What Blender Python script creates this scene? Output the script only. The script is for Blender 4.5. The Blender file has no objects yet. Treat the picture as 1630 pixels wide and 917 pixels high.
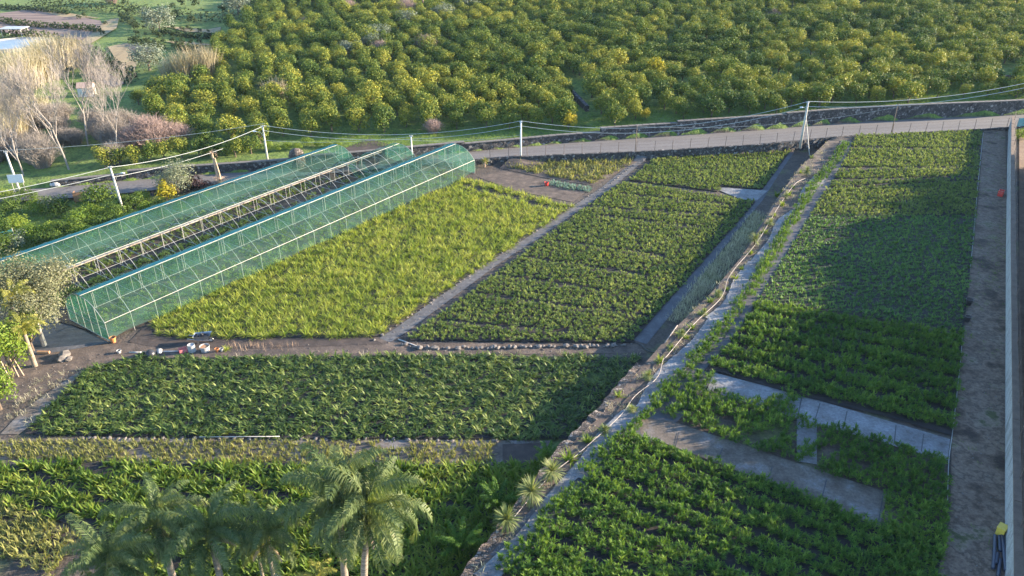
import bpy, bmesh, math, random
import numpy as np
from mathutils import Vector, Matrix
R = math.radians
rnd = random.Random(7)
nr = np.random.default_rng(11)
S = bpy.context.scene
COL = S.collection

# ------------------------------------------------------------------ camera, sky, sun, exposure
CAM_H, PITCH, FPX = 36.0, 28.0, 1255.0
cam_d = bpy.data.cameras.new("camera")
cam_d.sensor_width = 36.0
cam_d.lens = FPX / 1630.0 * 36.0
cam_d.clip_start = 0.5
cam_d.clip_end = 3000
cam = bpy.data.objects.new("camera", cam_d)
COL.objects.link(cam)
cam.location = (0, 0, CAM_H)
cam.rotation_euler = (R(90 - PITCH), 0, 0)
S.camera = cam
SUN_EL, SUN_AZ = 13.5, 12.0            # azimuth measured from +X towards +Y
W = bpy.data.worlds.new("World")
S.world = W
W.use_nodes = True
wn = W.node_tree
bg = wn.nodes["Background"]
sky = wn.nodes.new("ShaderNodeTexSky")
sky.sky_type = 'NISHITA'
sky.sun_disc = False
sky.sun_elevation = R(SUN_EL)
sky.sun_rotation = R(90 - SUN_AZ)
sky.air_density = 1.0
sky.dust_density = 0.2
sky.ozone_density = 3.0
wn.links.new(sky.outputs[0], bg.inputs[0])
bg.inputs[1].default_value = 0.125
sd = bpy.data.lights.new("sun", 'SUN')
sd.energy = 5.0
sd.angle = R(0.5)
sd.color = (1.0, 0.83, 0.60)
sun = bpy.data.objects.new("sun", sd)
COL.objects.link(sun)
SDIR = Vector((math.cos(R(SUN_AZ)) * math.cos(R(SUN_EL)), math.sin(R(SUN_AZ)) * math.cos(R(SUN_EL)), math.sin(R(SUN_EL))))
sun.rotation_euler = SDIR.to_track_quat('Z', 'Y').to_euler()
S.view_settings.view_transform = 'Standard'
S.view_settings.look = 'None'
S.view_settings.gamma = 1
S.view_settings.exposure = 2.2
S.view_settings.use_curve_mapping = False

# ------------------------------------------------------------------ where things stand
def ray(px, py):
    a = (px - 815.0) / FPX
    b = (458.5 - py) / FPX
    p = R(PITCH)
    return a, math.cos(p) + b * math.sin(p), -math.sin(p) + b * math.cos(p)

def at(px, py, z):
    d = ray(px, py)
    t = (z - CAM_H) / d[2]
    return d[0] * t, d[1] * t

RX = [-140, -60, 0, 40, 80, 160]
RZ = [0.4, 0.5, 0.8, 1.4, 2.1, 3.0]
def road_z(x):
    return np.interp(x, RX, RZ)
def on_road(px, py):
    z = 1.0
    for _ in range(6):
        x, y = at(px, py, z)
        z = float(road_z(x))
    return x, y
near_pts = [on_road(*p) for p in [(121, 315), (430, 285), (800, 250), (1045, 240), (1220, 229), (1339, 217), (1421, 213), (1604, 203)]]
far_pts = [on_road(*p) for p in [(83, 299), (201, 288), (309, 279), (410, 272), (540, 262), (777, 239), (895, 228), (965, 223), (1083, 215), (1220, 206), (1339, 196), (1468, 189), (1614, 183)]]
def ext(pts, dl, dr):
    (x0, y0), (x1, y1) = pts[0], pts[-1]
    return [(x0 - 120, y0 - 120 * dl)] + pts + [(x1 + 300, y1 + 300 * dr)]
near_pts = ext(near_pts, 0.14, 0.17)
far_pts = ext(far_pts, 0.14, 0.17)
NX, NY = zip(*near_pts)
FX, FY = zip(*far_pts)
def yN(x): return np.interp(x, NX, NY)
def yF(x): return np.interp(x, FX, FY)

ZT = 1.75
te_px = [(640, 1060), (745, 925), (905, 712), (949, 669), (1024, 582), (1078, 520), (1132, 467), (1180, 410), (1228, 330), (1272, 268), (1318, 224)]
TE = [at(px, py, ZT) for px, py in te_px]
def terrace_dist(x, y):
    x = np.asarray(x, float); y = np.asarray(y, float)
    best = np.full(np.broadcast(x, y).shape, 1e9); sign = np.ones_like(best)
    for (x0, y0), (x1, y1) in zip(TE[:-1], TE[1:]):
        dx, dy = x1 - x0, y1 - y0
        t = np.clip(((x - x0) * dx + (y - y0) * dy) / (dx * dx + dy * dy), 0, 1)
        ex, ey = x - (x0 + t * dx), y - (y0 + t * dy)
        d = np.hypot(ex, ey)
        s = np.where(dx * ey - dy * ex < 0, 1.0, -1.0)
        m = d < best
        best = np.where(m, d, best); sign = np.where(m, s, sign)
    return best * sign
def sm(a, b, x):
    t = np.clip((x - a) / (b - a), 0, 1)
    return t * t * (3 - 2 * t)
def wall_h(x):
    return np.interp(x, [-75, -50, -10, 8, 20, 160], [0.0, 0.7, 0.7, 0.9, 1.5, 1.5])
def T(x, y):
    x = np.asarray(x, float); y = np.asarray(y, float)
    low = ZT * sm(-0.55, -0.05, terrace_dist(x, y))
    rz = road_z(x)
    n, f = yN(x), yF(x)
    bump = 0.25 * np.sin(x * 0.11 + 1.3) * np.sin(y * 0.09) * sm(0, 25, y - f)
    orch = rz + wall_h(x) + 0.024 * np.maximum(y - f, 0) + bump
    z = low + (rz - low) * sm(-0.35, 0.0, y - n)
    return np.where(y > f, rz + (orch - rz) * sm(0.0, 0.3, y - f), z)
def Tz(x, y): return float(T(x, y))
def g(px, py):
    z = 1.0
    for _ in range(25):
        x, y = at(px, py, z)
        z = 0.5 * z + 0.5 * Tz(x, y)
    return x, y, z
def g0(px, py): return at(px, py, 0.0)
def gt(px, py): return at(px, py, ZT)
def poly0(ps): return [g0(*p) for p in ps]
def polyt(ps): return [gt(*p) for p in ps]
def polyg(ps): return [g(*p)[:2] for p in ps]
def inside(poly, X, Y):
    r = np.zeros(X.shape, bool)
    n = len(poly)
    for i in range(n):
        x0, y0 = poly[i]; x1, y1 = poly[(i + 1) % n]
        if y0 == y1: continue
        c = ((y0 > Y) != (y1 > Y)) & (X < (x1 - x0) * (Y - y0) / (y1 - y0) + x0)
        r ^= c
    return r
def line_dist(pts, X, Y):
    best = np.full(X.shape, 1e9)
    for (x0, y0), (x1, y1) in zip(pts[:-1], pts[1:]):
        dx, dy = x1 - x0, y1 - y0
        t = np.clip(((X - x0) * dx + (Y - y0) * dy) / (dx * dx + dy * dy + 1e-9), 0, 1)
        best = np.minimum(best, np.hypot(X - x0 - t * dx, Y - y0 - t * dy))
    return best

# ------------------------------------------------------------------ materials
def newmat(name):
    m = bpy.data.materials.new(name)
    m.use_nodes = True
    nt = m.node_tree
    return m, nt, nt.nodes["Principled BSDF"], nt.nodes["Material Output"]
def nd(nt, t, **kw):
    n = nt.nodes.new(t)
    for k, v in kw.items(): setattr(n, k, v)
    return n
def ramp(nt, stops):
    r = nt.nodes.new("ShaderNodeValToRGB")
    e = r.color_ramp.elements
    while len(e) < len(stops): e.new(0.5)
    for q, (p, c) in zip(e, stops):
        q.position = p; q.color = (*c, 1)
    return r
def surf(name, stops, scale=3.0, rough=0.85, bump=0.3, detail=6, coords='Object', stretch=(1, 1, 1), metallic=0, bdist=0.03, fine=None, grain=0.3):
    m, nt, b, o = newmat(name)
    tc = nd(nt, "ShaderNodeTexCoord")
    mp = nd(nt, "ShaderNodeMapping"); mp.inputs['Scale'].default_value = stretch
    nt.links.new(tc.outputs[coords], mp.inputs[0])
    n = nd(nt, "ShaderNodeTexNoise"); n.inputs['Scale'].default_value = scale; n.inputs['Detail'].default_value = detail
    n.inputs['Roughness'].default_value = 0.65
    nt.links.new(mp.outputs[0], n.inputs['Vector'])
    r = ramp(nt, stops)
    nt.links.new(n.outputs[0], r.inputs[0])
    n3 = nd(nt, "ShaderNodeTexNoise"); n3.inputs['Scale'].default_value = scale * 9; n3.inputs['Detail'].default_value = 8; n3.inputs['Roughness'].default_value = 0.75
    nt.links.new(tc.outputs[coords], n3.inputs['Vector'])
    r3 = ramp(nt, [(0.3, (1 - grain,) * 3), (0.72, (1 + grain * .55,) * 3)])
    nt.links.new(n3.outputs[0], r3.inputs[0])
    mg = nd(nt, "ShaderNodeMix", data_type='RGBA', blend_type='MULTIPLY'); mg.inputs[0].default_value = 1
    nt.links.new(r.outputs[0], mg.inputs[6]); nt.links.new(r3.outputs[0], mg.inputs[7])
    nt.links.new(mg.outputs[2], b.inputs['Base Color'])
    b.inputs['Roughness'].default_value = rough
    b.inputs['Metallic'].default_value = metallic
    if bump:
        n2 = nd(nt, "ShaderNodeTexNoise"); n2.inputs['Scale'].default_value = fine or scale * 4; n2.inputs['Detail'].default_value = 5
        nt.links.new(mp.outputs[0], n2.inputs['Vector'])
        bp = nd(nt, "ShaderNodeBump"); bp.inputs['Strength'].default_value = bump; bp.inputs['Distance'].default_value = bdist
        nt.links.new(n2.outputs[0], bp.inputs['Height'])
        nt.links.new(bp.outputs[0], b.inputs['Normal'])
    return m
def stone_mat(name, dark, mid, light, scale=2.2, mortar=0.03):
    m, nt, b, o = newmat(name)
    tc = nd(nt, "ShaderNodeTexCoord")
    no = nd(nt, "ShaderNodeTexNoise"); no.inputs['Scale'].default_value = 3; no.inputs['Detail'].default_value = 4
    nt.links.new(tc.outputs['Object'], no.inputs['Vector'])
    mx = nd(nt, "ShaderNodeMix", data_type='VECTOR'); mx.inputs[0].default_value = 0.12
    nt.links.new(tc.outputs['Object'], mx.inputs[4]); nt.links.new(no.outputs[1], mx.inputs[5])
    v = nd(nt, "ShaderNodeTexVoronoi"); v.inputs['Scale'].default_value = scale
    nt.links.new(mx.outputs[1], v.inputs['Vector'])
    r = ramp(nt, [(0.0, dark), (0.62, mid), (0.9, light)])
    nt.links.new(v.outputs['Color'], r.inputs[0])
    v2 = nd(nt, "ShaderNodeTexVoronoi", feature='DISTANCE_TO_EDGE'); v2.inputs['Scale'].default_value = scale
    nt.links.new(mx.outputs[1], v2.inputs['Vector'])
    mr = nd(nt, "ShaderNodeMapRange"); mr.inputs[1].default_value = 0.0; mr.inputs[2].default_value = mortar * scale
    nt.links.new(v2.outputs[0], mr.inputs[0])
    mc = nd(nt, "ShaderNodeMix", data_type='RGBA')
    mc.inputs[6].default_value = (*[c * 0.45 for c in dark], 1)
    nt.links.new(mr.outputs[0], mc.inputs[0]); nt.links.new(r.outputs[0], mc.inputs[7])
    nt.links.new(mc.outputs[2], b.inputs['Base Color'])
    b.inputs['Roughness'].default_value = 0.9
    bp = nd(nt, "ShaderNodeBump"); bp.inputs['Strength'].default_value = 0.9; bp.inputs['Distance'].default_value = 0.08
    nt.links.new(mr.outputs[0], bp.inputs['Height']); nt.links.new(bp.outputs[0], b.inputs['Normal'])
    return m
def leaf(name, cols, transl=0.4, rough=0.6, spec=0.15, patch=0.0, hue=None):
    """foliage: each plant takes its own tint; light passes through the blades"""
    m, nt, b, o = newmat(name)
    oi = nd(nt, "ShaderNodeObjectInfo")
    geo = nd(nt, "ShaderNodeNewGeometry")
    ad = nd(nt, "ShaderNodeMath", operation='ADD')
    mu = nd(nt, "ShaderNodeMath", operation='MULTIPLY'); mu.inputs[1].default_value = 0.55
    nt.links.new(geo.outputs['Random Per Island'], mu.inputs[0])
    mu2 = nd(nt, "ShaderNodeMath", operation='MULTIPLY'); mu2.inputs[1].default_value = 0.45
    nt.links.new(oi.outputs['Random'], mu2.inputs[0])
    nt.links.new(mu.outputs[0], ad.inputs[0]); nt.links.new(mu2.outputs[0], ad.inputs[1])
    fac = ad.outputs[0]
    if patch:
        no = nd(nt, "ShaderNodeTexNoise"); no.inputs['Scale'].default_value = patch; no.inputs['Detail'].default_value = 3
        nt.links.new(geo.outputs['Position'], no.inputs['Vector'])
        m2 = nd(nt, "ShaderNodeMath", operation='MULTIPLY_ADD'); m2.inputs[1].default_value = 1.1; m2.inputs[2].default_value = -0.55
        nt.links.new(no.outputs[0], m2.inputs[0])
        a2 = nd(nt, "ShaderNodeMath", operation='ADD', use_clamp=True)
        nt.links.new(fac, a2.inputs[0]); nt.links.new(m2.outputs[0], a2.inputs[1])
        fac = a2.outputs[0]
    st = [(i / (len(cols) - 1), c) for i, c in enumerate(cols)]
    r = ramp(nt, st)
    nt.links.new(fac, r.inputs[0])
    nt.links.new(r.outputs[0], b.inputs['Base Color'])
    b.inputs['Roughness'].default_value = rough
    b.inputs['Specular IOR Level'].default_value = spec
    t = nd(nt, "ShaderNodeBsdfTranslucent")
    hs = nd(nt, "ShaderNodeMix", data_type='RGBA', blend_type='MULTIPLY'); hs.inputs[0].default_value = 1
    nt.links.new(r.outputs[0], hs.inputs[6]); hs.inputs[7].default_value = (1.35, 1.25, 0.55, 1)
    nt.links.new(hs.outputs[2], t.inputs[0])
    ms = nd(nt, "ShaderNodeMixShader"); ms.inputs[0].default_value = transl
    nt.links.new(b.outputs[0], ms.inputs[1]); nt.links.new(t.outputs[0], ms.inputs[2])
    nt.links.new(ms.outputs[0], o.inputs[0])
    return m
def net_mat(name, col, opacity):
    m, nt, b, o = newmat(name)
    b.inputs['Base Color'].default_value = (*col, 1); b.inputs['Roughness'].default_value = 0.6
    t = nd(nt, "ShaderNodeBsdfTranslucent"); t.inputs[0].default_value = (*[min(1, c * 1.2) for c in col], 1)
    ms = nd(nt, "ShaderNodeMixShader"); ms.inputs[0].default_value = 0.45
    nt.links.new(b.outputs[0], ms.inputs[1]); nt.links.new(t.outputs[0], ms.inputs[2])
    tr = nd(nt, "ShaderNodeBsdfTransparent"); tr.inputs[0].default_value = (0.9, 0.97, 0.94, 1)
    m2 = nd(nt, "ShaderNodeMixShader")
    tc = nd(nt, "ShaderNodeTexCoord")
    no = nd(nt, "ShaderNodeTexNoise"); no.inputs['Scale'].default_value = 0.5; no.inputs['Detail'].default_value = 4
    nt.links.new(tc.outputs['Object'], no.inputs['Vector'])
    mr = nd(nt, "ShaderNodeMapRange"); mr.inputs[1].default_value = 0.25; mr.inputs[2].default_value = 0.75
    mr.inputs[3].default_value = opacity - 0.1; mr.inputs[4].default_value = opacity + 0.1
    nt.links.new(no.outputs[0], mr.inputs[0]); nt.links.new(mr.outputs[0], m2.inputs[0])
    nt.links.new(tr.outputs[0], m2.inputs[1]); nt.links.new(ms.outputs[0], m2.inputs[2])
    nt.links.new(m2.outputs[0], o.inputs[0])
    return m

M = {}
M['asphalt'] = surf('asphalt', [(0.3, (0.125, 0.115, 0.115)), (0.7, (0.18, 0.165, 0.16))], 0.5, 0.9, 0.25, fine=18, detail=10, stretch=(.16, 1.1, 1), grain=.35)
M['gravel_path'] = surf('gravel_path', [(0.3, (0.06, 0.058, 0.062)), (0.55, (0.115, 0.112, 0.118)), (0.75, (0.19, 0.18, 0.17))], 1.4, 0.95, 0.5, fine=9)
M['dirt'] = surf('dirt', [(0.3, (0.05, 0.038, 0.034)), (0.55, (0.125, 0.092, 0.074)), (0.75, (0.23, 0.17, 0.13))], 0.9, 0.95, 0.7, detail=10, fine=7, grain=0.5)
M['dark_soil'] = surf('dark_soil', [(0.3, (0.035, 0.026, 0.024)), (0.55, (0.065, 0.048, 0.042)), (0.8, (0.13, 0.09, 0.07))], 1.2, 0.95, 0.6, fine=9)
M['strip_dirt'] = surf('strip_dirt', [(0.36, (0.05, 0.032, 0.024)), (0.44, (0.13, 0.088, 0.062)), (0.50, (0.22, 0.155, 0.115)), (0.54, (0.11, 0.076, 0.054)), (0.60, (0.23, 0.17, 0.13)), (0.66, (0.08, 0.085, 0.03))], 0.4, 0.95, 0.9, detail=12, fine=5, bdist=0.1, grain=0.55)
M['mat_grey'] = surf('mat_grey', [(0.25, (0.085, 0.065, 0.055)), (0.42, (0.17, 0.165, 0.17)), (0.6, (0.23, 0.235, 0.25)), (0.8, (0.30, 0.305, 0.32))], 0.6, 0.8, 0.8, detail=10, fine=4, bdist=0.08, grain=0.45)
M['mat_worn'] = surf('mat_worn', [(0.3, (0.07, 0.052, 0.042)), (0.5, (0.14, 0.115, 0.095)), (0.68, (0.21, 0.2, 0.205))], 0.55, 0.9, 0.7, detail=12, fine=5, grain=0.5)
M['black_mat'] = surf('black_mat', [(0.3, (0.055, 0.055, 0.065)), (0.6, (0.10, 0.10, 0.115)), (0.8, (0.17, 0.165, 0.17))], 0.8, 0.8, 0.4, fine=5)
M['plough'] = surf('plough', [(0.35, (0.13, 0.085, 0.075)), (0.5, (0.20, 0.14, 0.12)), (0.66, (0.28, 0.20, 0.15))], 0.5, 0.95, 0.5, stretch=(0.15, 1.3, 1), fine=2)
M['ochre'] = surf('ochre', [(0.35, (0.24, 0.18, 0.10)), (0.55, (0.36, 0.27, 0.15)), (0.7, (0.22, 0.22, 0.08))], 0.3, 0.95, 0.4, stretch=(1.2, 0.25, 1), fine=2)
M['lava'] = stone_mat('lava', (0.035, 0.032, 0.036), (0.085, 0.078, 0.08), (0.26, 0.24, 0.23), 3.4)
M['coping'] = surf('coping', [(0.3, (0.12, 0.105, 0.095)), (0.7, (0.2, 0.18, 0.165))], 1.5, 0.9, 0.3)
M['rubble'] = stone_mat('rubble', (0.06, 0.048, 0.042), (0.13, 0.10, 0.085), (0.27, 0.23, 0.2), 5.0, 0.02)
M['rock'] = surf('rock', [(0.3, (0.09, 0.078, 0.072)), (0.7, (0.24, 0.21, 0.19))], 2.5, 0.9, 0.6)
M['plaster'] = surf('plaster', [(0.36, (0.22, 0.21, 0.2)), (0.5, (0.44, 0.43, 0.42)), (0.62, (0.30, 0.285, 0.27))], 1.1, 0.9, 0.6, detail=12, stretch=(1, 1, 0.3), grain=0.5)
M['wall_top'] = surf('wall_top', [(0.3, (0.12, 0.085, 0.065)), (0.7, (0.20, 0.14, 0.105))], 1.4, 0.9, 0.4)
M['brown_ground'] = surf('brown_ground', [(0.3, (0.14, 0.085, 0.06)), (0.7, (0.24, 0.16, 0.11))], 0.9, 0.95, 0.5)
M['concrete_pole'] = surf('concrete_pole', [(0.3, (0.42, 0.40, 0.37)), (0.7, (0.58, 0.55, 0.50))], 3, 0.8, 0.1)
M['wood_pole'] = surf('wood_pole', [(0.3, (0.16, 0.11, 0.075)), (0.7, (0.28, 0.2, 0.14))], 3, 0.9, 0.2)
M['cable'] = surf('cable', [(0.3, (0.42, 0.45, 0.45)), (0.7, (0.52, 0.55, 0.55))], 3, 0.6, 0)
M['galv'] = surf('galv', [(0.3, (0.38, 0.365, 0.34)), (0.7, (0.54, 0.515, 0.48))], 2, 0.5, 0, metallic=0.3)
M['gutter'] = surf('gutter', [(0.35, (0.16, 0.11, 0.08)), (0.55, (0.32, 0.27, 0.23)), (0.75, (0.48, 0.45, 0.42))], 1.3, 0.6, 0.1)
M['rust_wire'] = surf('rust_wire', [(0.3, (0.10, 0.07, 0.06)), (0.7, (0.2, 0.14, 0.11))], 4, 0.8, 0)
M['white_paint'] = surf('white_paint', [(0.3, (0.72, 0.71, 0.68)), (0.7, (0.82, 0.81, 0.79))], 3, 0.5, 0)
M['white_plastic'] = surf('white_plastic', [(0.3, (0.34, 0.33, 0.32)), (0.7, (0.52, 0.51, 0.5))], 1.5, 0.4, 0.1)
M['red_plastic'] = surf('red_plastic', [(0.3, (0.55, 0.04, 0.035)), (0.7, (0.68, 0.07, 0.05))], 5, 0.4, 0)
M['pink_plastic'] = surf('pink_plastic', [(0.3, (0.62, 0.16, 0.17)), (0.7, (0.72, 0.24, 0.24))], 5, 0.4, 0)
M['yellow_plastic'] = surf('yellow_plastic', [(0.3, (0.70, 0.48, 0.06)), (0.7, (0.78, 0.58, 0.12))], 5, 0.4, 0)
M['terracotta'] = surf('terracotta', [(0.3, (0.50, 0.17, 0.05)), (0.7, (0.62, 0.25, 0.09))], 5, 0.7, 0.1)
M['black_plastic'] = surf('black_plastic', [(0.3, (0.02, 0.02, 0.024)), (0.7, (0.04, 0.04, 0.048))], 5, 0.35, 0)
M['blue_black'] = surf('blue_black', [(0.3, (0.03, 0.035, 0.06)), (0.7, (0.05, 0.06, 0.10))], 5, 0.35, 0)
M['hose'] = surf('hose', [(0.3, (0.2, 0.165, 0.15)), (0.7, (0.33, 0.28, 0.26))], 2, 0.5, 0)
M['steel'] = surf('steel', [(0.3, (0.30, 0.32, 0.36)), (0.7, (0.42, 0.44, 0.48))], 5, 0.35, 0, metallic=0.7)
M['rust_board'] = surf('rust_board', [(0.3, (0.36, 0.18, 0.09)), (0.7, (0.5, 0.28, 0.15))], 4, 0.7, 0.1)
M['pond'] = surf('pond', [(0.3, (0.2, 0.28, 0.36)), (0.7, (0.3, 0.37, 0.44))], 0.4, 0.5, 0.05)
M['tile'] = surf('tile', [(0.3, (0.36, 0.24, 0.19)), (0.7, (0.5, 0.36, 0.3))], 1.5, 0.9, 0.4, stretch=(4, 1, 1))
M['roof_grey'] = surf('roof_grey', [(0.3, (0.30, 0.28, 0.26)), (0.7, (0.44, 0.41, 0.38))], 2, 0.8, 0.2)
M['bark'] = surf('bark', [(0.3, (0.09, 0.065, 0.045)), (0.7, (0.17, 0.125, 0.09))], 5, 0.95, 0.6)
M['white_bark'] = surf('white_bark', [(0.3, (0.22, 0.19, 0.17)), (0.7, (0.35, 0.31, 0.285))], 3, 0.9, 0.2)
M['twig_grey'] = surf('twig_grey', [(0.3, (0.20, 0.17, 0.15)), (0.7, (0.31, 0.27, 0.235))], 3, 0.9, 0)
M['twig_pink'] = surf('twig_pink', [(0.3, (0.24, 0.165, 0.15)), (0.7, (0.34, 0.25, 0.225))], 3, 0.9, 0)
M['palm_bark'] = surf('palm_bark', [(0.35, (0.13, 0.10, 0.075)), (0.5, (0.24, 0.195, 0.15)), (0.66, (0.36, 0.31, 0.25))], 1.2, 0.9, 0.4, stretch=(0.3, 0.3, 7))
M['dead_straw'] = surf('dead_straw', [(0.3, (0.42, 0.28, 0.18)), (0.7, (0.58, 0.42, 0.30))], 3, 0.9, 0)
M['net'] = net_mat('net', (0.09, 0.235, 0.175), 0.24)
M['net_dense'] = net_mat('net_dense', (0.02, 0.20, 0.27), 0.85)
M['net_end'] = net_mat('net_end', (0.03, 0.14, 0.10), 0.42)
M['poly_white'] = surf('poly_white', [(0.3, (0.6, 0.58, 0.55)), (0.7, (0.74, 0.72, 0.70))], 0.7, 0.35, 0.2)
M['L_spiky'] = leaf('L_spiky', [(0.13, 0.20, 0.03), (0.27, 0.33, 0.06), (0.42, 0.43, 0.11)], 0.42, patch=0.25)
M['L_small'] = leaf('L_small', [(0.06, 0.11, 0.035), (0.15, 0.21, 0.06), (0.28, 0.32, 0.11)], 0.38, patch=0.3)
M['L_broad'] = leaf('L_broad', [(0.028, 0.058, 0.015), (0.075, 0.125, 0.024), (0.24, 0.28, 0.075)], 0.3, rough=0.5, spec=0.3, patch=0.2)
M['L_clivia'] = leaf('L_clivia', [(0.05, 0.10, 0.018), (0.12, 0.19, 0.03), (0.27, 0.30, 0.06)], 0.36, rough=0.5, patch=0.3)
M['L_palmlet'] = leaf('L_palmlet', [(0.035, 0.085, 0.02), (0.085, 0.17, 0.03), (0.19, 0.28, 0.05)], 0.38, patch=0.22)
M['L_dot'] = leaf('L_dot', [(0.045, 0.105, 0.035), (0.10, 0.195, 0.06), (0.18, 0.29, 0.08)], 0.35, patch=0.15)
M['L_young'] = leaf('L_young', [(0.10, 0.12, 0.035), (0.21, 0.22, 0.07), (0.34, 0.32, 0.13)], 0.35, patch=0.3)
M['L_blue'] = leaf('L_blue', [(0.12, 0.20, 0.16), (0.20, 0.30, 0.26)], 0.2)
M['L_citrus'] = leaf('L_citrus', [(0.024, 0.058, 0.014), (0.07, 0.118, 0.02), (0.185, 0.21, 0.032), (0.36, 0.33, 0.05)], 0.2, rough=0.6, patch=0.05)
M['L_citrus_yellow'] = leaf('L_citrus_yellow', [(0.12, 0.14, 0.02), (0.32, 0.29, 0.03), (0.5, 0.40, 0.05)], 0.35)
M['L_olive'] = leaf('L_olive', [(0.12, 0.14, 0.085), (0.22, 0.24, 0.16), (0.33, 0.34, 0.25)], 0.2, rough=0.6)
M['L_grey'] = leaf('L_grey', [(0.09, 0.115, 0.085), (0.15, 0.18, 0.135), (0.22, 0.245, 0.19)], 0.2, rough=0.6)
M['L_silver'] = leaf('L_silver', [(0.07, 0.085, 0.04), (0.145, 0.155, 0.085), (0.26, 0.25, 0.16)], 0.25, rough=0.6)
M['L_bush'] = leaf('L_bush', [(0.03, 0.06, 0.014), (0.065, 0.11, 0.02), (0.12, 0.17, 0.03)], 0.3)
M['L_bushlight'] = leaf('L_bushlight', [(0.07, 0.13, 0.02), (0.15, 0.22, 0.03), (0.26, 0.30, 0.05)], 0.35)
M['L_purple'] = leaf('L_purple', [(0.03, 0.018, 0.022), (0.07, 0.04, 0.045)], 0.2)
M['L_hedge'] = leaf('L_hedge', [(0.018, 0.035, 0.016), (0.04, 0.06, 0.022), (0.07, 0.085, 0.03)], 0.25)
M['L_reed'] = leaf('L_reed', [(0.25, 0.21, 0.14), (0.38, 0.33, 0.23), (0.50, 0.45, 0.34)], 0.25, rough=0.7)
M['L_palm'] = leaf('L_palm', [(0.05, 0.09, 0.035), (0.115, 0.16, 0.06), (0.24, 0.27, 0.11)], 0.38, rough=0.5, spec=0.25)
M['L_palmyellow'] = leaf('L_palmyellow', [(0.16, 0.18, 0.04), (0.28, 0.28, 0.07), (0.38, 0.36, 0.10)], 0.35)
M['L_cordy'] = leaf('L_cordy', [(0.08, 0.12, 0.045), (0.18, 0.22, 0.085), (0.30, 0.32, 0.15)], 0.3)
M['L_grass'] = leaf('L_grass', [(0.06, 0.13, 0.02), (0.12, 0.21, 0.03), (0.20, 0.27, 0.05)], 0.4)
M['L_drygrass'] = leaf('L_drygrass', [(0.13, 0.14, 0.08), (0.38, 0.36, 0.26), (0.62, 0.58, 0.46)], 0.3)

# ground: soil in the nursery, grass up the orchard hill, mixed by a painted-on mask of what grows there
def ground_mat():
    m, nt, b, o = newmat('ground')
    tc = nd(nt, "ShaderNodeTexCoord")
    at_ = nd(nt, "ShaderNodeAttribute", attribute_name='grass')
    n1 = nd(nt, "ShaderNodeTexNoise"); n1.inputs['Scale'].default_value = 0.5; n1.inputs['Detail'].default_value = 9; n1.inputs['Roughness'].default_value = 0.7
    nt.links.new(tc.outputs['Object'], n1.inputs['Vector'])
    soil = ramp(nt, [(0.3, (0.045, 0.034, 0.03)), (0.52, (0.085, 0.065, 0.055)), (0.75, (0.16, 0.12, 0.095))])
    grass = ramp(nt, [(0.30, (0.03, 0.055, 0.014)), (0.43, (0.085, 0.145, 0.025)), (0.52, (0.16, 0.225, 0.04)), (0.60, (0.10, 0.14, 0.03)), (0.72, (0.25, 0.24, 0.08))])
    nt.links.new(n1.outputs[0], soil.inputs[0]); nt.links.new(n1.outputs[0], grass.inputs[0])
    n2 = nd(nt, "ShaderNodeTexNoise"); n2.inputs['Scale'].default_value = 0.18; n2.inputs['Detail'].default_value = 6
    nt.links.new(tc.outputs['Object'], n2.inputs['Vector'])
    a = nd(nt, "ShaderNodeMath", operation='MULTIPLY_ADD'); a.inputs[1].default_value = 1.0; a.inputs[2].default_value = -0.5
    nt.links.new(n2.outputs[0], a.inputs[0])
    s = nd(nt, "ShaderNodeMath", operation='ADD')
    nt.links.new(a.outputs[0], s.inputs[0]); nt.links.new(at_.outputs['Fac'], s.inputs[1])
    mr = nd(nt, "ShaderNodeMapRange"); mr.inputs[1].default_value = 0.35; mr.inputs[2].default_value = 0.6
    nt.links.new(s.outputs[0], mr.inputs[0])
    mx = nd(nt, "ShaderNodeMix", data_type='RGBA')
    nt.links.new(mr.outputs[0], mx.inputs[0]); nt.links.new(soil.outputs[0], mx.inputs[6]); nt.links.new(grass.outputs[0], mx.inputs[7])
    n4 = nd(nt, "ShaderNodeTexNoise"); n4.inputs['Scale'].default_value = 3.2; n4.inputs['Detail'].default_value = 9; n4.inputs['Roughness'].default_value = 0.8
    nt.links.new(tc.outputs['Object'], n4.inputs['Vector'])
    r4 = ramp(nt, [(0.34, (0.42, 0.42, 0.42)), (0.62, (1.25, 1.25, 1.2))]); nt.links.new(n4.outputs[0], r4.inputs[0])
    mg = nd(nt, "ShaderNodeMix", data_type='RGBA', blend_type='MULTIPLY'); mg.inputs[0].default_value = 1
    nt.links.new(mx.outputs[2], mg.inputs[6]); nt.links.new(r4.outputs[0], mg.inputs[7])
    nt.links.new(mg.outputs[2], b.inputs['Base Color'])
    b.inputs['Roughness'].default_value = 0.95
    n3 = nd(nt, "ShaderNodeTexNoise"); n3.inputs['Scale'].default_value = 4; n3.inputs['Detail'].default_value = 6
    nt.links.new(tc.outputs['Object'], n3.inputs['Vector'])
    bp = nd(nt, "ShaderNodeBump"); bp.inputs['Strength'].default_value = 0.8; bp.inputs['Distance'].default_value = 0.12
    nt.links.new(n3.outputs[0], bp.inputs['Height']); nt.links.new(bp.outputs[0], b.inputs['Normal'])
    return m
M['ground'] = ground_mat()

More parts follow.
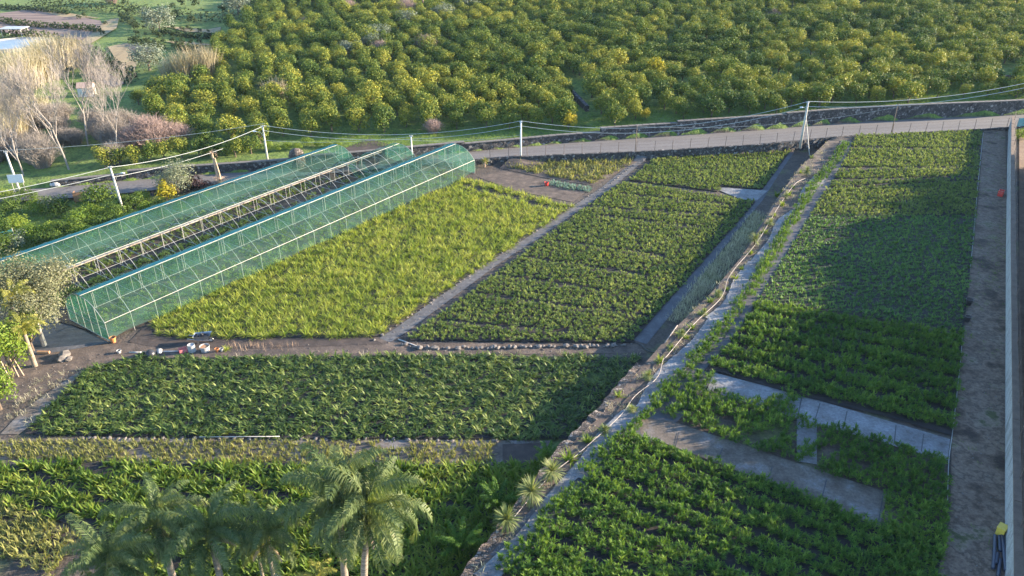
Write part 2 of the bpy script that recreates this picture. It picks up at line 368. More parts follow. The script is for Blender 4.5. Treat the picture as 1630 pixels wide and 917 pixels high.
# ------------------------------------------------------------------ mesh builders
class MB:
    def __init__(s): s.v = []; s.f = []
    def add(s, vs, fs):
        o = len(s.v); s.v += [tuple(p) for p in vs]; s.f += [tuple(i + o for i in f) for f in fs]
    def box(s, c, size, rz=0.0, rx=0.0):
        hx, hy, hz = size[0] / 2, size[1] / 2, size[2] / 2
        m = Matrix.Translation(c) @ Matrix.Rotation(rz, 4, 'Z') @ Matrix.Rotation(rx, 4, 'X')
        vs = [m @ Vector((x, y, z)) for x in (-hx, hx) for y in (-hy, hy) for z in (-hz, hz)]
        s.add(vs, [(0, 1, 3, 2), (4, 6, 7, 5), (0, 4, 5, 1), (2, 3, 7, 6), (0, 2, 6, 4), (1, 5, 7, 3)])
    def tube(s, pts, r, n=6, cap=True):
        pts = [Vector(p) for p in pts]
        rs = r if isinstance(r, (list, tuple)) else [r] * len(pts)
        o = len(s.v)
        for i, p in enumerate(pts):
            d = (pts[min(i + 1, len(pts) - 1)] - pts[max(i - 1, 0)])
            if d.length < 1e-9: d = Vector((0, 0, 1))
            d.normalize()
            a = Vector((0, 0, 1)) if abs(d.z) < 0.9 else Vector((1, 0, 0))
            u = d.cross(a).normalized(); w = d.cross(u)
            for k in range(n):
                t = 2 * math.pi * k / n
                s.v.append(tuple(p + (u * math.cos(t) + w * math.sin(t)) * rs[i]))
        for i in range(len(pts) - 1):
            for k in range(n):
                a = o + i * n + k; b = o + i * n + (k + 1) % n
                s.f.append((a, b, b + n, a + n))
        if cap:
            s.f.append(tuple(o + k for k in range(n))[::-1])
            e = o + (len(pts) - 1) * n
            s.f.append(tuple(e + k for k in range(n)))
    def lathe(s, prof, n=16, c=(0, 0, 0)):
        o = len(s.v)
        for r_, z in prof:
            for k in range(n):
                t = 2 * math.pi * k / n
                s.v.append((c[0] + r_ * math.cos(t), c[1] + r_ * math.sin(t), c[2] + z))
        for i in range(len(prof) - 1):
            for k in range(n):
                a = o + i * n + k; b = o + i * n + (k + 1) % n
                s.f.append((a, b, b + n, a + n))
    def blade(s, base, az, length, width, el0, el1, segs=3, taper=0.35, fold=0.0):
        """leaf blade: leaves the base at elevation el0, bends to el1"""
        p = Vector(base); side = Vector((-math.sin(az), math.cos(az), 0))
        L = length / segs; prev = None
        for i in range(segs + 1):
            t = i / segs
            w = width * (taper + (1 - taper) * math.sin(math.pi * min(1, t * 1.15 + 0.12))) * (1 if i < segs else 0.12) * 0.5
            a = p + side * w; b = p - side * w
            s.v.append(tuple(a)); s.v.append(tuple(b))
            k = len(s.v)
            if i: s.f.append((k - 4, k - 3, k - 1, k - 2))
            e = el0 + (el1 - el0) * (t + 0.5 / segs)
            p = p + Vector((math.cos(az) * math.cos(e), math.sin(az) * math.cos(e), math.sin(e))) * L
    def quad(s, c, n, size, rot, asp=0.5):
        n = Vector(n).normalized()
        a = Vector((0, 0, 1)) if abs(n.z) < 0.9 else Vector((1, 0, 0))
        u = n.cross(a).normalized(); w = n.cross(u)
        x = u * math.cos(rot) + w * math.sin(rot); y = -u * math.sin(rot) + w * math.cos(rot)
        c = Vector(c); h = size / 2
        s.add([c - x * h, c + y * h * asp, c + x * h, c - y * h * asp], [(0, 1, 2, 3)])
    def mesh(s, name, m, smooth=False):
        me = bpy.data.meshes.new(name)
        me.from_pydata(s.v, [], s.f); me.update()
        if m: me.materials.append(M[m] if isinstance(m, str) else m)
        if smooth: me.polygons.foreach_set('use_smooth', [True] * len(me.polygons))
        return me
    def build(s, name, m, parent=None, loc=None, smooth=False):
        return put(name, s.mesh(name, m, smooth), parent, loc)
def put(name, me, parent=None, loc=None, rz=0.0, sc=None):
    o = bpy.data.objects.new(name, me); COL.objects.link(o)
    if parent is not None: o.parent = parent
    if loc is not None: o.location = loc
    if rz: o.rotation_euler = (0, 0, rz)
    if sc: o.scale = (sc, sc, sc) if isinstance(sc, (int, float)) else sc
    return o
def tag(o, label, cat, group=None, kind=None):
    o['label'] = label; o['category'] = cat
    if group: o['group'] = group
    if kind: o['kind'] = kind
    return o
def thing(name, label, cat, loc=(0, 0, 0), rz=0.0, group=None, sc=None):
    return tag(put(name, None, None, loc, rz, sc), label, cat, group)
def struct(o): o['kind'] = 'structure'; return o

# ------------------------------------------------------------------ ground, road, paths
def build_ground():
    xs = np.unique(np.concatenate([np.arange(-900, -180, 40), np.arange(-180, -75, 3.0), np.arange(-75, 95, 0.75), np.arange(95, 200, 3.0), np.arange(200, 901, 40)]))
    ys = np.unique(np.concatenate([np.arange(-300, 0, 30), np.arange(0, 26, 3.0), np.arange(26, 140, 0.75), np.arange(140, 300, 3.0), np.arange(300, 1301, 50)]))
    X, Y = np.meshgrid(xs, ys)
    Z = T(X, Y)
    road = (Y > yN(X) - 0.4) & (Y < yF(X) + 0.4)
    Z = np.where(road, Z - 0.12, Z)
    me = bpy.data.meshes.new('ground')
    nx, ny = len(xs), len(ys)
    v = np.stack([X.ravel(), Y.ravel(), Z.ravel()], 1)
    i = np.arange(nx * ny).reshape(ny, nx)
    f = np.stack([i[:-1, :-1].ravel(), i[:-1, 1:].ravel(), i[1:, 1:].ravel(), i[1:, :-1].ravel()], 1)
    me.from_pydata(v.tolist(), [], f.tolist())
    gr = np.where(Y > yF(X), 1.15, 0.28)
    gr = np.where((X < -52 + (Y - 60) * 0.2) & (Y > 66) & (Y <= yN(X)), 0.75, gr)
    d = terrace_dist(X, Y)
    gr = np.where((d > -3.2) & (d < -0.2) & (Y < yN(X)), 0.36, gr)
    a = me.attributes.new('grass', 'FLOAT', 'POINT'); a.data.foreach_set('value', gr.ravel().astype(np.float32))
    me.materials.append(M['ground'])
    me.polygons.foreach_set('use_smooth', [True] * len(me.polygons))
    struct(put('ground', me))
build_ground()

SHEETS = []
def sheet(name, poly, mat, off=0.02, cut=3.0, label=None, cat=None, zfix=None, group=None):
    bm = bmesh.new()
    off += 0.0023 * len(SHEETS); SHEETS.append(name)
    bm.faces.new([bm.verts.new((x, y, 0)) for x, y in poly])
    xs = [p[0] for p in poly]; ys = [p[1] for p in poly]
    for lo, hi, n in ((min(xs), max(xs), (1, 0, 0)), (min(ys), max(ys), (0, 1, 0))):
        q = math.ceil(lo / cut) * cut
        while q < hi:
            bmesh.ops.bisect_plane(bm, geom=bm.verts[:] + bm.edges[:] + bm.faces[:], plane_co=(q * n[0], q * n[1], 0), plane_no=n)
            q += cut
    bmesh.ops.triangulate(bm, faces=[f for f in bm.faces if len(f.verts) > 4])
    for v in bm.verts: v.co.z = (Tz(v.co.x, v.co.y) if zfix is None else zfix) + off
    bmesh.ops.recalc_face_normals(bm, faces=bm.faces)
    if sum(f.normal.z for f in bm.faces) < 0: bmesh.ops.reverse_faces(bm, faces=bm.faces)
    me = bpy.data.meshes.new(name); bm.to_mesh(me); bm.free()
    me.materials.append(M[mat])
    o = put(name, me)
    if label: tag(o, label, cat, group)
    else: struct(o)
    return o
def ribbon(pts, w):
    """closed polygon of a strip of width w along pts"""
    L, Rr = [], []
    for i, p in enumerate(pts):
        a = pts[max(i - 1, 0)]; b = pts[min(i + 1, len(pts) - 1)]
        dx, dy = b[0] - a[0], b[1] - a[1]; l = math.hypot(dx, dy) or 1
        L.append((p[0] - dy / l * w / 2, p[1] + dx / l * w / 2)); Rr.append((p[0] + dy / l * w / 2, p[1] - dx / l * w / 2))
    return L + Rr[::-1]

b = MB()
xs = np.arange(-140, 200, 1.5)
for x in xs:
    n, f = float(yN(x)), float(yF(x)); z = float(road_z(x)) + 0.02
    for t in (0, 0.25, 0.5, 0.75, 1): b.v.append((x, n + (f - n) * t, z + 0.05 * (1 - (2 * t - 1) ** 2)))
for i in range(len(xs) - 1):
    for k in range(4):
        a = i * 5 + k; b.f.append((a, a + 5, a + 6, a + 1))
struct(b.build('road', 'asphalt', smooth=True))

DP = [(1042, 241), (1010, 262), (965, 300), (912, 335), (850, 378), (790, 415), (735, 455), (680, 495), (640, 525), (612, 542)]
struct(sheet('path', ribbon(poly0(DP), 1.25), 'gravel_path', 0.03))
DP2 = [(1258, 240), (1235, 272), (1205, 318), (1160, 372), (1105, 440), (1060, 495), (1018, 545)]
struct(sheet('ditch_path', ribbon(poly0(DP2), 1.3), 'black_mat', 0.03))
sheet('dirt_yard', poly0([(60, 560), (175, 548), (240, 545), (600, 538), (640, 545), (1015, 549), (1030, 562), (640, 566), (190, 574), (120, 600), (40, 640), (0, 640), (0, 600)]), 'dirt', 0.02)
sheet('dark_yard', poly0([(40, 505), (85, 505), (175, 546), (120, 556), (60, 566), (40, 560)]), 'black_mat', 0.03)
sheet('soil_bed', poly0([(205, 545), (245, 505), (250, 536), (590, 538), (610, 548), (400, 556), (240, 552)]), 'dark_soil', 0.03)
sheet('bare_plot', poly0([(760, 282), (800, 272), (940, 300), (912, 322), (820, 304)]), 'dirt', 0.025)
sheet('weedy_plot', poly0([(795, 268), (830, 251), (1000, 248), (1018, 256), (945, 296), (870, 284)]), 'dirt', 0.03)
sheet('bed_soil_front', poly0([(800, 745), (800, 708), (862, 706), (850, 742), (790, 760)]), 'dark_soil', 0.034)
sheet('left_dirt', poly0([(35, 655), (130, 588), (185, 572), (100, 640), (30, 692), (0, 692)]), 'mat_worn', 0.02)
struct(sheet('field_strip', poly0([(-10, 700), (120, 698), (880, 702), (870, 712), (790, 742), (-10, 745)]), 'mat_worn', 0.02))
WL = [(1597, 1100), (1599, 917), (1600, 600), (1601, 400), (1603, 260), (1605, 205)]
sheet('dirt_track', polyt([(1480, 930), (1512, 830), (1515, 700), (1533, 540), (1540, 470), (1556, 330), (1566, 208), (1600, 206), (1602, 300), (1600, 930)]), 'strip_dirt', 0.02)
# weed mats and plastic on the terrace
sheet('mat_strip', polyt([(1136, 594), (1275, 630), (1512, 700), (1508, 735), (1285, 672), (1125, 622)]), 'mat_grey', 0.03)
sheet('mat_strip', polyt([(1015, 668), (1065, 670), (1290, 745), (1412, 785), (1400, 842), (1230, 772), (1020, 692)]), 'mat_worn', 0.03)
sheet('mat_patch', polyt([(1268, 640), (1300, 650), (1300, 740), (1268, 735)]), 'mat_grey', 0.022)
sheet('mat_patch', poly0([(1142, 303), (1150, 299), (1222, 304), (1205, 320), (1180, 318)]), 'mat_grey', 0.036)
GAP = [(1354, 226), (1334, 264), (1303, 303), (1252, 388), (1212, 455), (1153, 540), (1110, 595), (1055, 658), (1000, 700), (935, 765), (880, 820), (810, 900)]
struct(sheet('mat_lane', ribbon(polyt(GAP), 2.6), 'black_mat', 0.02))
PLAS = [(1304, 282), (1280, 318), (1248, 362), (1206, 420), (1176, 462), (1140, 512), (1100, 560), (1060, 605), (1020, 652), (965, 700), (915, 760), (868, 812), (810, 880), (770, 925)]
def plastic(pts, w, label, seed):
    q = random.Random(seed)
    pts = polyt(pts); b = MB(); P = []
    for (x0, y0), (x1, y1) in zip(pts[:-1], pts[1:]):
        n = max(2, int(math.hypot(x1 - x0, y1 - y0) / 0.35))
        for k in range(n): P.append((x0 + (x1 - x0) * k / n, y0 + (y1 - y0) * k / n))
    P.append(pts[-1])
    m = 8
    for i, p in enumerate(P):
        a = P[max(i - 1, 0)]; c = P[min(i + 1, len(P) - 1)]
        dx, dy = c[0] - a[0], c[1] - a[1]; l = math.hypot(dx, dy); nx, ny = -dy / l, dx / l
        ww = w * (0.9 + 0.25 * math.sin(i * 0.13 + seed) + 0.1 * q.random()); sh = 0.2 * math.sin(i * 0.21 + seed)
        for k in range(m + 1):
            t = k / m - 0.5
            z = ZT + 0.05 + 0.05 * q.random() + 0.09 * abs(math.sin(k * 1.7 + i * 0.12)) * (0.4 + q.random() * 0.4)
            b.v.append((p[0] + nx * (t * ww + sh), p[1] + ny * (t * ww + sh), z))
    for i in range(len(P) - 1):
        for k in range(m):
            a = i * (m + 1) + k; b.f.append((a, a + 1, a + m + 2, a + m + 1))
    return tag(b.build('plastic_sheet', 'mat_grey', smooth=True), label, 'sheet')
plastic(PLAS[:4], 1.5, 'pale crumpled plastic sheet strip lying far up the terrace beside the spiky plants', 1)
plastic(PLAS[3:6], 1.9, 'pale wrinkled plastic sheet strip along the middle of the terrace edge', 2)
plastic(PLAS[5:9], 1.5, 'blue grey plastic sheet beside the winding hose at the ditch corner', 5)
plastic(PLAS[8:11], 1.8, 'blue grey crumpled plastic sheet below the hose bend on the terrace edge', 3)
plastic(PLAS[10:], 1.1, 'torn blue grey plastic sheet in the foreground beside the round spiky plants', 4)
sheet('terrace_soil', polyt(te_px[1:] + [(1336, 226), (1306, 285), (1282, 318), (1250, 360), (1208, 420), (1178, 462), (1142, 512), (1102, 560), (1062, 605), (1022, 652), (967, 700), (917, 760), (870, 812), (812, 880), (772, 925)]), 'dirt', 0.012, zfix=ZT)
for a_, b_ in [((1426, 678), (1423, 708)), ((1276, 634), (1270, 662)), ((1305, 643), (1297, 670)), ((1348, 656), (1342, 684)), ((1229, 744), (1222, 770)), ((1315, 766), (1306, 802)), ((1406, 787), (1396, 842)), ((1150, 715), (1140, 738)), ((1080, 690), (1075, 712)), ((1470, 692), (1466, 720))]:
    sheet('mat_seam', ribbon(polyt([a_, b_]), .07), 'black_plastic', 0.035)
# far fields, upper left
sheet('ploughed_field', polyg([(0, 22), (60, 14), (160, 34), (166, 46), (128, 66), (60, 58), (0, 52)]), 'plough', 0.12)
sheet('field_track', polyg([(128, 68), (150, 52), (168, 34), (190, 30), (186, 46), (160, 62), (140, 74)]), 'ochre', 0.16)
sheet('ploughed_plot', polyg([(172, 76), (200, 70), (240, 76), (246, 84), (222, 98), (212, 116), (196, 112)]), 'ochre', 0.14)
sheet('brown_plot', polyg([(200, 73), (240, 77), (246, 84), (225, 96)]), 'plough', 0.19)
sheet('ploughed_field', polyg([(62, 60), (128, 68), (150, 74), (132, 84), (95, 72)]), 'plough', 0.1)
sheet('pale_terrace', polyg([(258, 42), (330, 48), (352, 44), (350, 54), (300, 52)]), 'ochre', 0.1)
sheet('pale_terrace', polyg([(60, 18), (110, 22), (160, 30), (100, 28)]), 'ochre', 0.13)
sheet('pale_terrace', polyg([(262, 66), (300, 68), (340, 72), (300, 76)]), 'ochre', 0.1)
sheet('bare_field', polyg([(132, 106), (165, 112), (200, 134), (180, 140), (140, 124)]), 'plough', 0.1)
sheet('brown_ground', [(at(1622, 930, ZT)), at(1622, 206, ZT), at(1740, 200, ZT), at(1800, 930, ZT)], 'brown_ground', 0.03)

# ------------------------------------------------------------------ walls
def wall_run(pts, thick, mat, name, label, cat, cope=None, cell=0.5, jit=0.04, seed=1, group=None):
    """pts: (x, y, z_bottom, z_top) along the wall's front face"""
    q = random.Random(seed)
    P = []
    for a, c in zip(pts[:-1], pts[1:]):
        n = max(1, int(math.hypot(c[0] - a[0], c[1] - a[1]) / cell))
        for k in range(n): P.append([a[i] + (c[i] - a[i]) * k / n for i in range(4)])
    P.append(list(pts[-1]))
    b = MB(); rows = 5; m = 2 * (rows + 1)
    for i, p in enumerate(P):
        a = P[max(i - 1, 0)]; c = P[min(i + 1, len(P) - 1)]
        dx, dy = c[0] - a[0], c[1] - a[1]; l = math.hypot(dx, dy) or 1; nx, ny = -dy / l, dx / l
        for k in range(rows + 1):
            t = k / rows; j = q.uniform(-jit, jit)
            b.v.append((p[0] + nx * j, p[1] + ny * j, p[2] + (p[3] - p[2]) * t + (q.uniform(-jit, jit) if k == rows else 0)))
        for k in range(rows + 1):
            t = 1 - k / rows
            b.v.append((p[0] + nx * thick, p[1] + ny * thick, p[2] + (p[3] - p[2]) * t + (q.uniform(-jit, jit) if k == 0 else 0)))
    for i in range(len(P) - 1):
        for k in range(m - 1):
            a = i * m + k; b.f.append((a, a + m, a + m + 1, a + 1))
    b.f.append(tuple(range(m))); e = (len(P) - 1) * m; b.f.append(tuple(e + k for k in range(m))[::-1])
    if cope:
        r = thing(name, label, cat, (0, 0, 0), 0, group)
        b.build('stonework', mat, r)
        c_ = MB()
        st = max(1, int(1.4 / cell))
        for i in range(0, len(P) - 1, st):
            p, n_ = P[i], P[min(i + st, len(P) - 1)]
            dx, dy = n_[0] - p[0], n_[1] - p[1]; l = math.hypot(dx, dy)
            if l < 0.05: continue
            nx, ny = -dy / l, dx / l
            mx_, my_ = (p[0] + n_[0]) / 2 + nx * thick / 2, (p[1] + n_[1]) / 2 + ny * thick / 2
            c_.box((mx_, my_, (p[3] + n_[3]) / 2 + 0.06), (l - 0.02, thick + 0.12, 0.1), math.atan2(dy, dx))
        c_.build('coping', 'coping', r)
        return r
    o = b.build(name, mat)
    return tag(o, label, cat, group) if label else o
def road_wall(x0, x1, h, name, label, seed):
    xs_ = np.linspace(x0, x1, max(3, int(abs(x1 - x0) / 4)))
    return wall_run([(x, float(yF(x)) + 0.05, float(road_z(x)) - 0.2, float(road_z(x)) + h) for x in xs_], 0.55, 'lava', name, label, 'wall', cope=True, seed=seed)
xw = [on_road(*p)[0] for p in [(83, 299), (205, 288), (315, 278), (495, 266), (740, 243), (956, 224), (1077, 215), (1249, 203), (1640, 182)]]
road_wall(xw[0], xw[1] - 0.3, 0.8, 'stone_wall', 'low dark stone wall on the far side of the road behind the grey olive tree', 1)
road_wall(xw[1], xw[2] - 0.1, 1.2, 'stone_wall', 'short dark stone wall piece behind the dead palm', 2)
road_wall(xw[2], xw[3], 1.15, 'stone_wall', 'dark lava stone wall behind the far end of the left netted tunnel', 3)
road_wall(xw[3] + 0.05, xw[4], 1.4, 'stone_wall', 'dark lava stone wall rising behind the far ends of the netted tunnels', 4)
road_wall(xw[4] + 0.05, xw[5] - 0.05, 1.15, 'stone_wall', 'low dark lava stone wall below the grassy bank, left of the first step up', 5)
road_wall(xw[5], xw[6] - 0.05, 1.75, 'stone_wall', 'black lava stone wall between its two steps, behind the thin wooden pole', 6)
road_wall(xw[6], xw[7] - 0.05, 2.0, 'stone_wall', 'tall lava stone wall from the upper step to the concrete lamp pole', 7)
road_wall(xw[7], xw[8], 2.15, 'stone_wall', 'long light flecked stone wall along the road right of the concrete lamp pole', 8)
xs_ = np.arange(-22, 79.5, 3.0)
wall_run([(x, float(yN(x)) - 0.45, Tz(x, yN(x) - 1.2) - 0.2, float(road_z(x)) + 0.12) for x in xs_], 0.4, 'lava', 'retaining_wall', 'low dark retaining wall under the near edge of the road', 'wall', seed=9)
wall_run([(x, y, -0.1, ZT + 0.06) for x, y in [(p[0] - 0.5, p[1] + 0.3) for p in TE[0:5]]], -0.62, 'rubble', 'terrace_wall', 'rough stone and earth wall holding up the right hand terrace', 'wall', cell=0.35, jit=0.09, seed=10)
# plastered boundary wall on the right, fence boards on top
r = thing('boundary_wall', 'long pale plastered boundary wall along the right edge of the nursery', 'wall')
wp = [(x, y) for x, y in polyt(WL)]
b = MB(); b2 = MB(); b3 = MB()
for (x0, y0), (x1, y1) in zip(wp[:-1], wp[1:]):
    l = math.hypot(x1 - x0, y1 - y0); a = math.atan2(y1 - y0, x1 - x0)
    n = max(1, int(l / 4))
    for k in range(n):
        t = (k + 0.5) / n; cx, cy = x0 + (x1 - x0) * t, y0 + (y1 - y0) * t
        nx, ny = math.sin(a), -math.cos(a)
        hh = 1.9 + 0.05 * rnd.random()
        b.box((cx + nx * 0.15, cy + ny * 0.15, ZT + hh / 2 - 0.1), (l / n - 0.01, 0.3, hh), a)
        b2.box((cx + nx * 0.18, cy + ny * 0.18, ZT + hh - 0.05), (l / n - 0.02, 0.44, 0.1), a)
        b3.tube([(cx + nx * 0.3, cy + ny * 0.3, ZT + hh - 0.1), (cx + nx * 0.3, cy + ny * 0.3, ZT + hh + 1.0)], 0.03, 5)
b.build('plaster_face', 'plaster', r); b2.build('wall_cap', 'wall_top', r); b3.build('fence_post', 'rust_wire', r)
b = MB()
for h in (0.35, 0.65, 0.95):
    b.tube([(x + 0.3 * 0.85, y - 0.3 * 0.45, ZT + 1.9 + h) for x, y in wp], 0.012, 4)
b.build('fence_wire', 'rust_wire', r)

# ------------------------------------------------------------------ wire fence on the road edge
r = thing('wire_fence', 'wire fence on thin rusty posts along the near edge of the road', 'fence')
pm = MB(); pm.tube([(0, 0, -0.3), (0, 0, 1.45)], 0.035, 5); pm = pm.mesh('post', 'rust_wire')
fx = np.arange(-3, 79, 2.55)
for i, x in enumerate(fx):
    o = put('post', pm, r, (x, float(yN(x)) - 0.2, float(road_z(x)) + 0.1)); o.rotation_euler = (rnd.uniform(-.05, .05), rnd.uniform(-.05, .05), 0)
for h in (0.5, 0.95, 1.35):
    b = MB(); b.tube([(x, float(yN(x)) - 0.2, float(road_z(x)) + 0.1 + h) for x in fx], 0.008, 4); b.build('wire', 'rust_wire', r)

# ------------------------------------------------------------------ netted tunnels
RBF = Vector((*g0(175, 544), 0)); U = Vector((0.573, 0.819, 0)).normalized(); N = Vector((-U.y, U.x, 0))
BW, EAVE, RIDGE = 6.3, 1.85, 3.5
def tp(s, w, z): return RBF + U * s + N * w + Vector((0, 0, z))
def arch(w0, s, k=10):
    return [tp(s, w0 + BW * i / k, EAVE + (RIDGE - EAVE) * (1 - abs(2 * i / k - 1) ** 2.5)) for i in range(k + 1)]
def net_strip(rows):
    b = MB(); m = len(rows[0])
    for r_ in rows: b.v += [tuple(p) for p in r_]
    for i in range(len(rows) - 1):
        for k in range(m - 1):
            a = i * m + k; b.f.append((a, a + 1, a + m + 1, a + m))
    return b
SP = 2.36
def tunnel(w0, s0, s1, label, covered, sides, ends):
    r = thing('net_tunnel', label, 'net tunnel', tp(s0, w0 + BW / 2, 0)); inv = -Vector(r.location)
    def B(b, name, mat, smooth=False): b.v = [tuple(Vector(v) + inv) for v in b.v]; return b.build(name, mat, r, smooth=smooth)
    n = round((s1 - s0) / SP); ss = [s0 + (s1 - s0) * i / n for i in range(n + 1)]
    for i, s in enumerate(ss):
        b = MB(); b.tube(arch(w0, s), 0.03, 5); B(b, 'hoop', 'galv')
        if s == ss[0] or s == ss[-1] or True:
            for w in ((w0,) if w0 > 0 else (w0, w0 + BW)):
                b = MB(); b.tube([tp(s, w, -0.1), tp(s, w, EAVE)], 0.026, 5); B(b, 'post', 'galv')
        b = MB(); b.tube([tp(s, w0, EAVE - 0.05), tp(s, w0 + BW, EAVE - 0.05)], 0.02, 4)
        b.tube([tp(s, w0 + BW / 2, EAVE - 0.05), tp(s, w0 + BW / 2, RIDGE - 0.04)], 0.018, 4)
        if not covered: b.tube([tp(s, w0 + BW * .25, EAVE - 0.05), tp(s, w0 + BW * .5, 2.9)], 0.016, 4)
        B(b, 'tie_rod', 'galv')
    for w, z, m in ((w0, EAVE + 0.04, 'galv'), (w0 + BW / 2, RIDGE + 0.03, 'galv')):
        b = MB(); b.tube([tp(s0, w, z), tp(s1, w, z)], 0.024, 5); B(b, 'purlin', m)
    b = MB(); b.tube([tp(s0, w0 + BW * 0.22, 2.85), tp(s1, w0 + BW * 0.22, 2.85)], 0.014, 4); B(b, 'purlin', 'galv')
    if covered:
        rows = []
        for i in range(len(ss) * 2 - 1):
            s = s0 + (s1 - s0) * i / (2 * len(ss) - 2)
            sag = 0.05 if i % 2 else -0.045
            a = [p + Vector((0, 0, -sag + rnd.uniform(-.02, .03))) for p in arch(w0, s, 12)]
            rows.append(a)
        B(net_strip(rows), 'net_roof', 'net', True)
        # ridge band where the two nets overlap
        q = [[p + Vector((0, 0, 0.07)) for p in arch(w0, s, 20)[10:13]] for s in ss]
        B(net_strip(q), 'ridge_band', 'net_dense', True)
    for w in sides:
        q = []
        for i in range(len(ss) * 3 - 2):
            s = s0 + (s1 - s0) * i / (3 * len(ss) - 3); o = -0.05 if w == w0 else 0.05
            lift = 0.25 + 0.2 * math.sin(i * 0.5) if w == 0 else 0.05
            q.append([tp(s, w + o, EAVE), tp(s, w + o * (2 + rnd.random()), 1.1), tp(s, w + o * (2 + 3 * rnd.random()), lift)])
        B(net_strip(q), 'net_side', 'net')
    for s in ends:
        a = arch(w0, s, 12)
        q = [[p, Vector((p.x, p.y, p.z * 0.5)), Vector((p.x, p.y, 0.05))] for p in a]
        B(net_strip(q), 'net_end', 'net_end')
        b = MB()
        for w in (0.2, 0.4, 0.6, 0.8):
            zt = EAVE + (RIDGE - EAVE) * (1 - abs(2 * w - 1) ** 2.5)
            b.tube([tp(s, w0 + BW * w, 0), tp(s, w0 + BW * w, zt)], 0.036, 5)
        b.tube([tp(s, w0, 1.2), tp(s, w0 + BW, 1.2)], 0.03, 5); b.tube([tp(s, w0, 0.1), tp(s, w0 + BW, 0.1)], 0.045, 5)
        B(b, 'end_frame', 'galv')
    return r, B, ss
tunnel(0, 0, 51.8, 'right hand tunnel of green shade net beside the yellow green bed', True, (0, BW), (0, 51.8))
r, B, ss = tunnel(BW, 2.5, 47.6, 'open middle tunnel frame stripped of its net between the two green tunnels', False, (), ())
q = [arch(BW, s, 12) for s in (41.0, 42.5, 44.0, 45.5, 47.6)]
q[0] = [Vector((p.x, p.y, 0.3 + (p.z - 0.3) * (0.25 + 0.6 * abs(math.sin(i * 0.7))))) for i, p in enumerate(q[0])]
B(net_strip(q), 'net_roof', 'net', True)
a = arch(BW, 47.6, 12); B(net_strip([[p, Vector((p.x, p.y, p.z * .5)), Vector((p.x, p.y, 0.05))] for p in a]), 'net_end', 'net_end')
a = arch(BW, 41.0, 12); B(net_strip([[p * 1.0, Vector((p.x, p.y, 0.1)) + U * 0.6] for p in q[0]]), 'net_curtain', 'net')
r, B, ss = tunnel(2 * BW, -3.0, 42.5, 'left hand tunnel of green shade net nearest the road', True, (3 * BW,), (42.5,))
b = MB()
p0, p1 = tp(2.0, 2 * BW, EAVE + 0.07), tp(47.6, 2 * BW, EAVE + 0.07)
b.box((p0 + p1) / 2, ((p1 - p0).length, 0.34, 0.09), math.atan2(U.y, U.x))
b.v = [tuple(Vector(v) - Vector(r.location)) for v in b.v]
b.build('gutter', 'gutter', r)
# ground inside the tunnels
sheet('tunnel_floor', [tuple(tp(s, w, 0)[:2]) for s, w in ((0.5, 0.2), (51, 0.2), (51, 18.5), (-3, 18.5))], 'dark_soil', 0.015)

# ------------------------------------------------------------------ foliage meshes
def m_spiky(seed):
    q = random.Random(seed); b = MB()
    for i in range(34):
        el = R(90 - 82 * math.sqrt((i + .5) / 34) + q.uniform(-6, 6)); b.blade((q.uniform(-.04, .04), q.uniform(-.04, .04), 0.05), 2.39996 * i + q.uniform(-.3, .3), q.uniform(.5, .72), q.uniform(.045, .062), el, el - R(q.uniform(5, 35)), 2, 0.75)
    return b.mesh('spiky_plant', 'L_spiky')
def m_shrub(seed, mat, name, n, rx, h, ln, wd):
    """compact bushy plant: short leaf rosettes on several stems"""
    q = random.Random(seed); b = MB()
    st = [(q.gauss(0, rx * .45), q.gauss(0, rx * .45), h * q.uniform(.35, .8)) for _ in range(6)]
    for k, c in enumerate(st):
        for i in range(n // 6):
            e = R(q.uniform(5, 85)); b.blade((c[0], c[1], c[2] * q.uniform(.55, 1)), q.uniform(0, 6.283), q.uniform(*ln), q.uniform(*wd), e, e - R(q.uniform(0, 45)), 2, .5)
    return b.mesh(name, mat)
def m_tuft(seed, mat, name, n, ln, wd, el, bend, segs=2, spread=.1, taper=.35, pot=None, z0=0.02):
    q = random.Random(seed); b = MB()
    for i in range(n):
        e = R(q.uniform(*el)); b.blade((q.uniform(-spread, spread), q.uniform(-spread, spread), z0), q.uniform(0, 6.283), q.uniform(*ln), q.uniform(*wd), e, e - R(q.uniform(*bend)), segs, taper)
    me = b.mesh(name, mat)
    return me
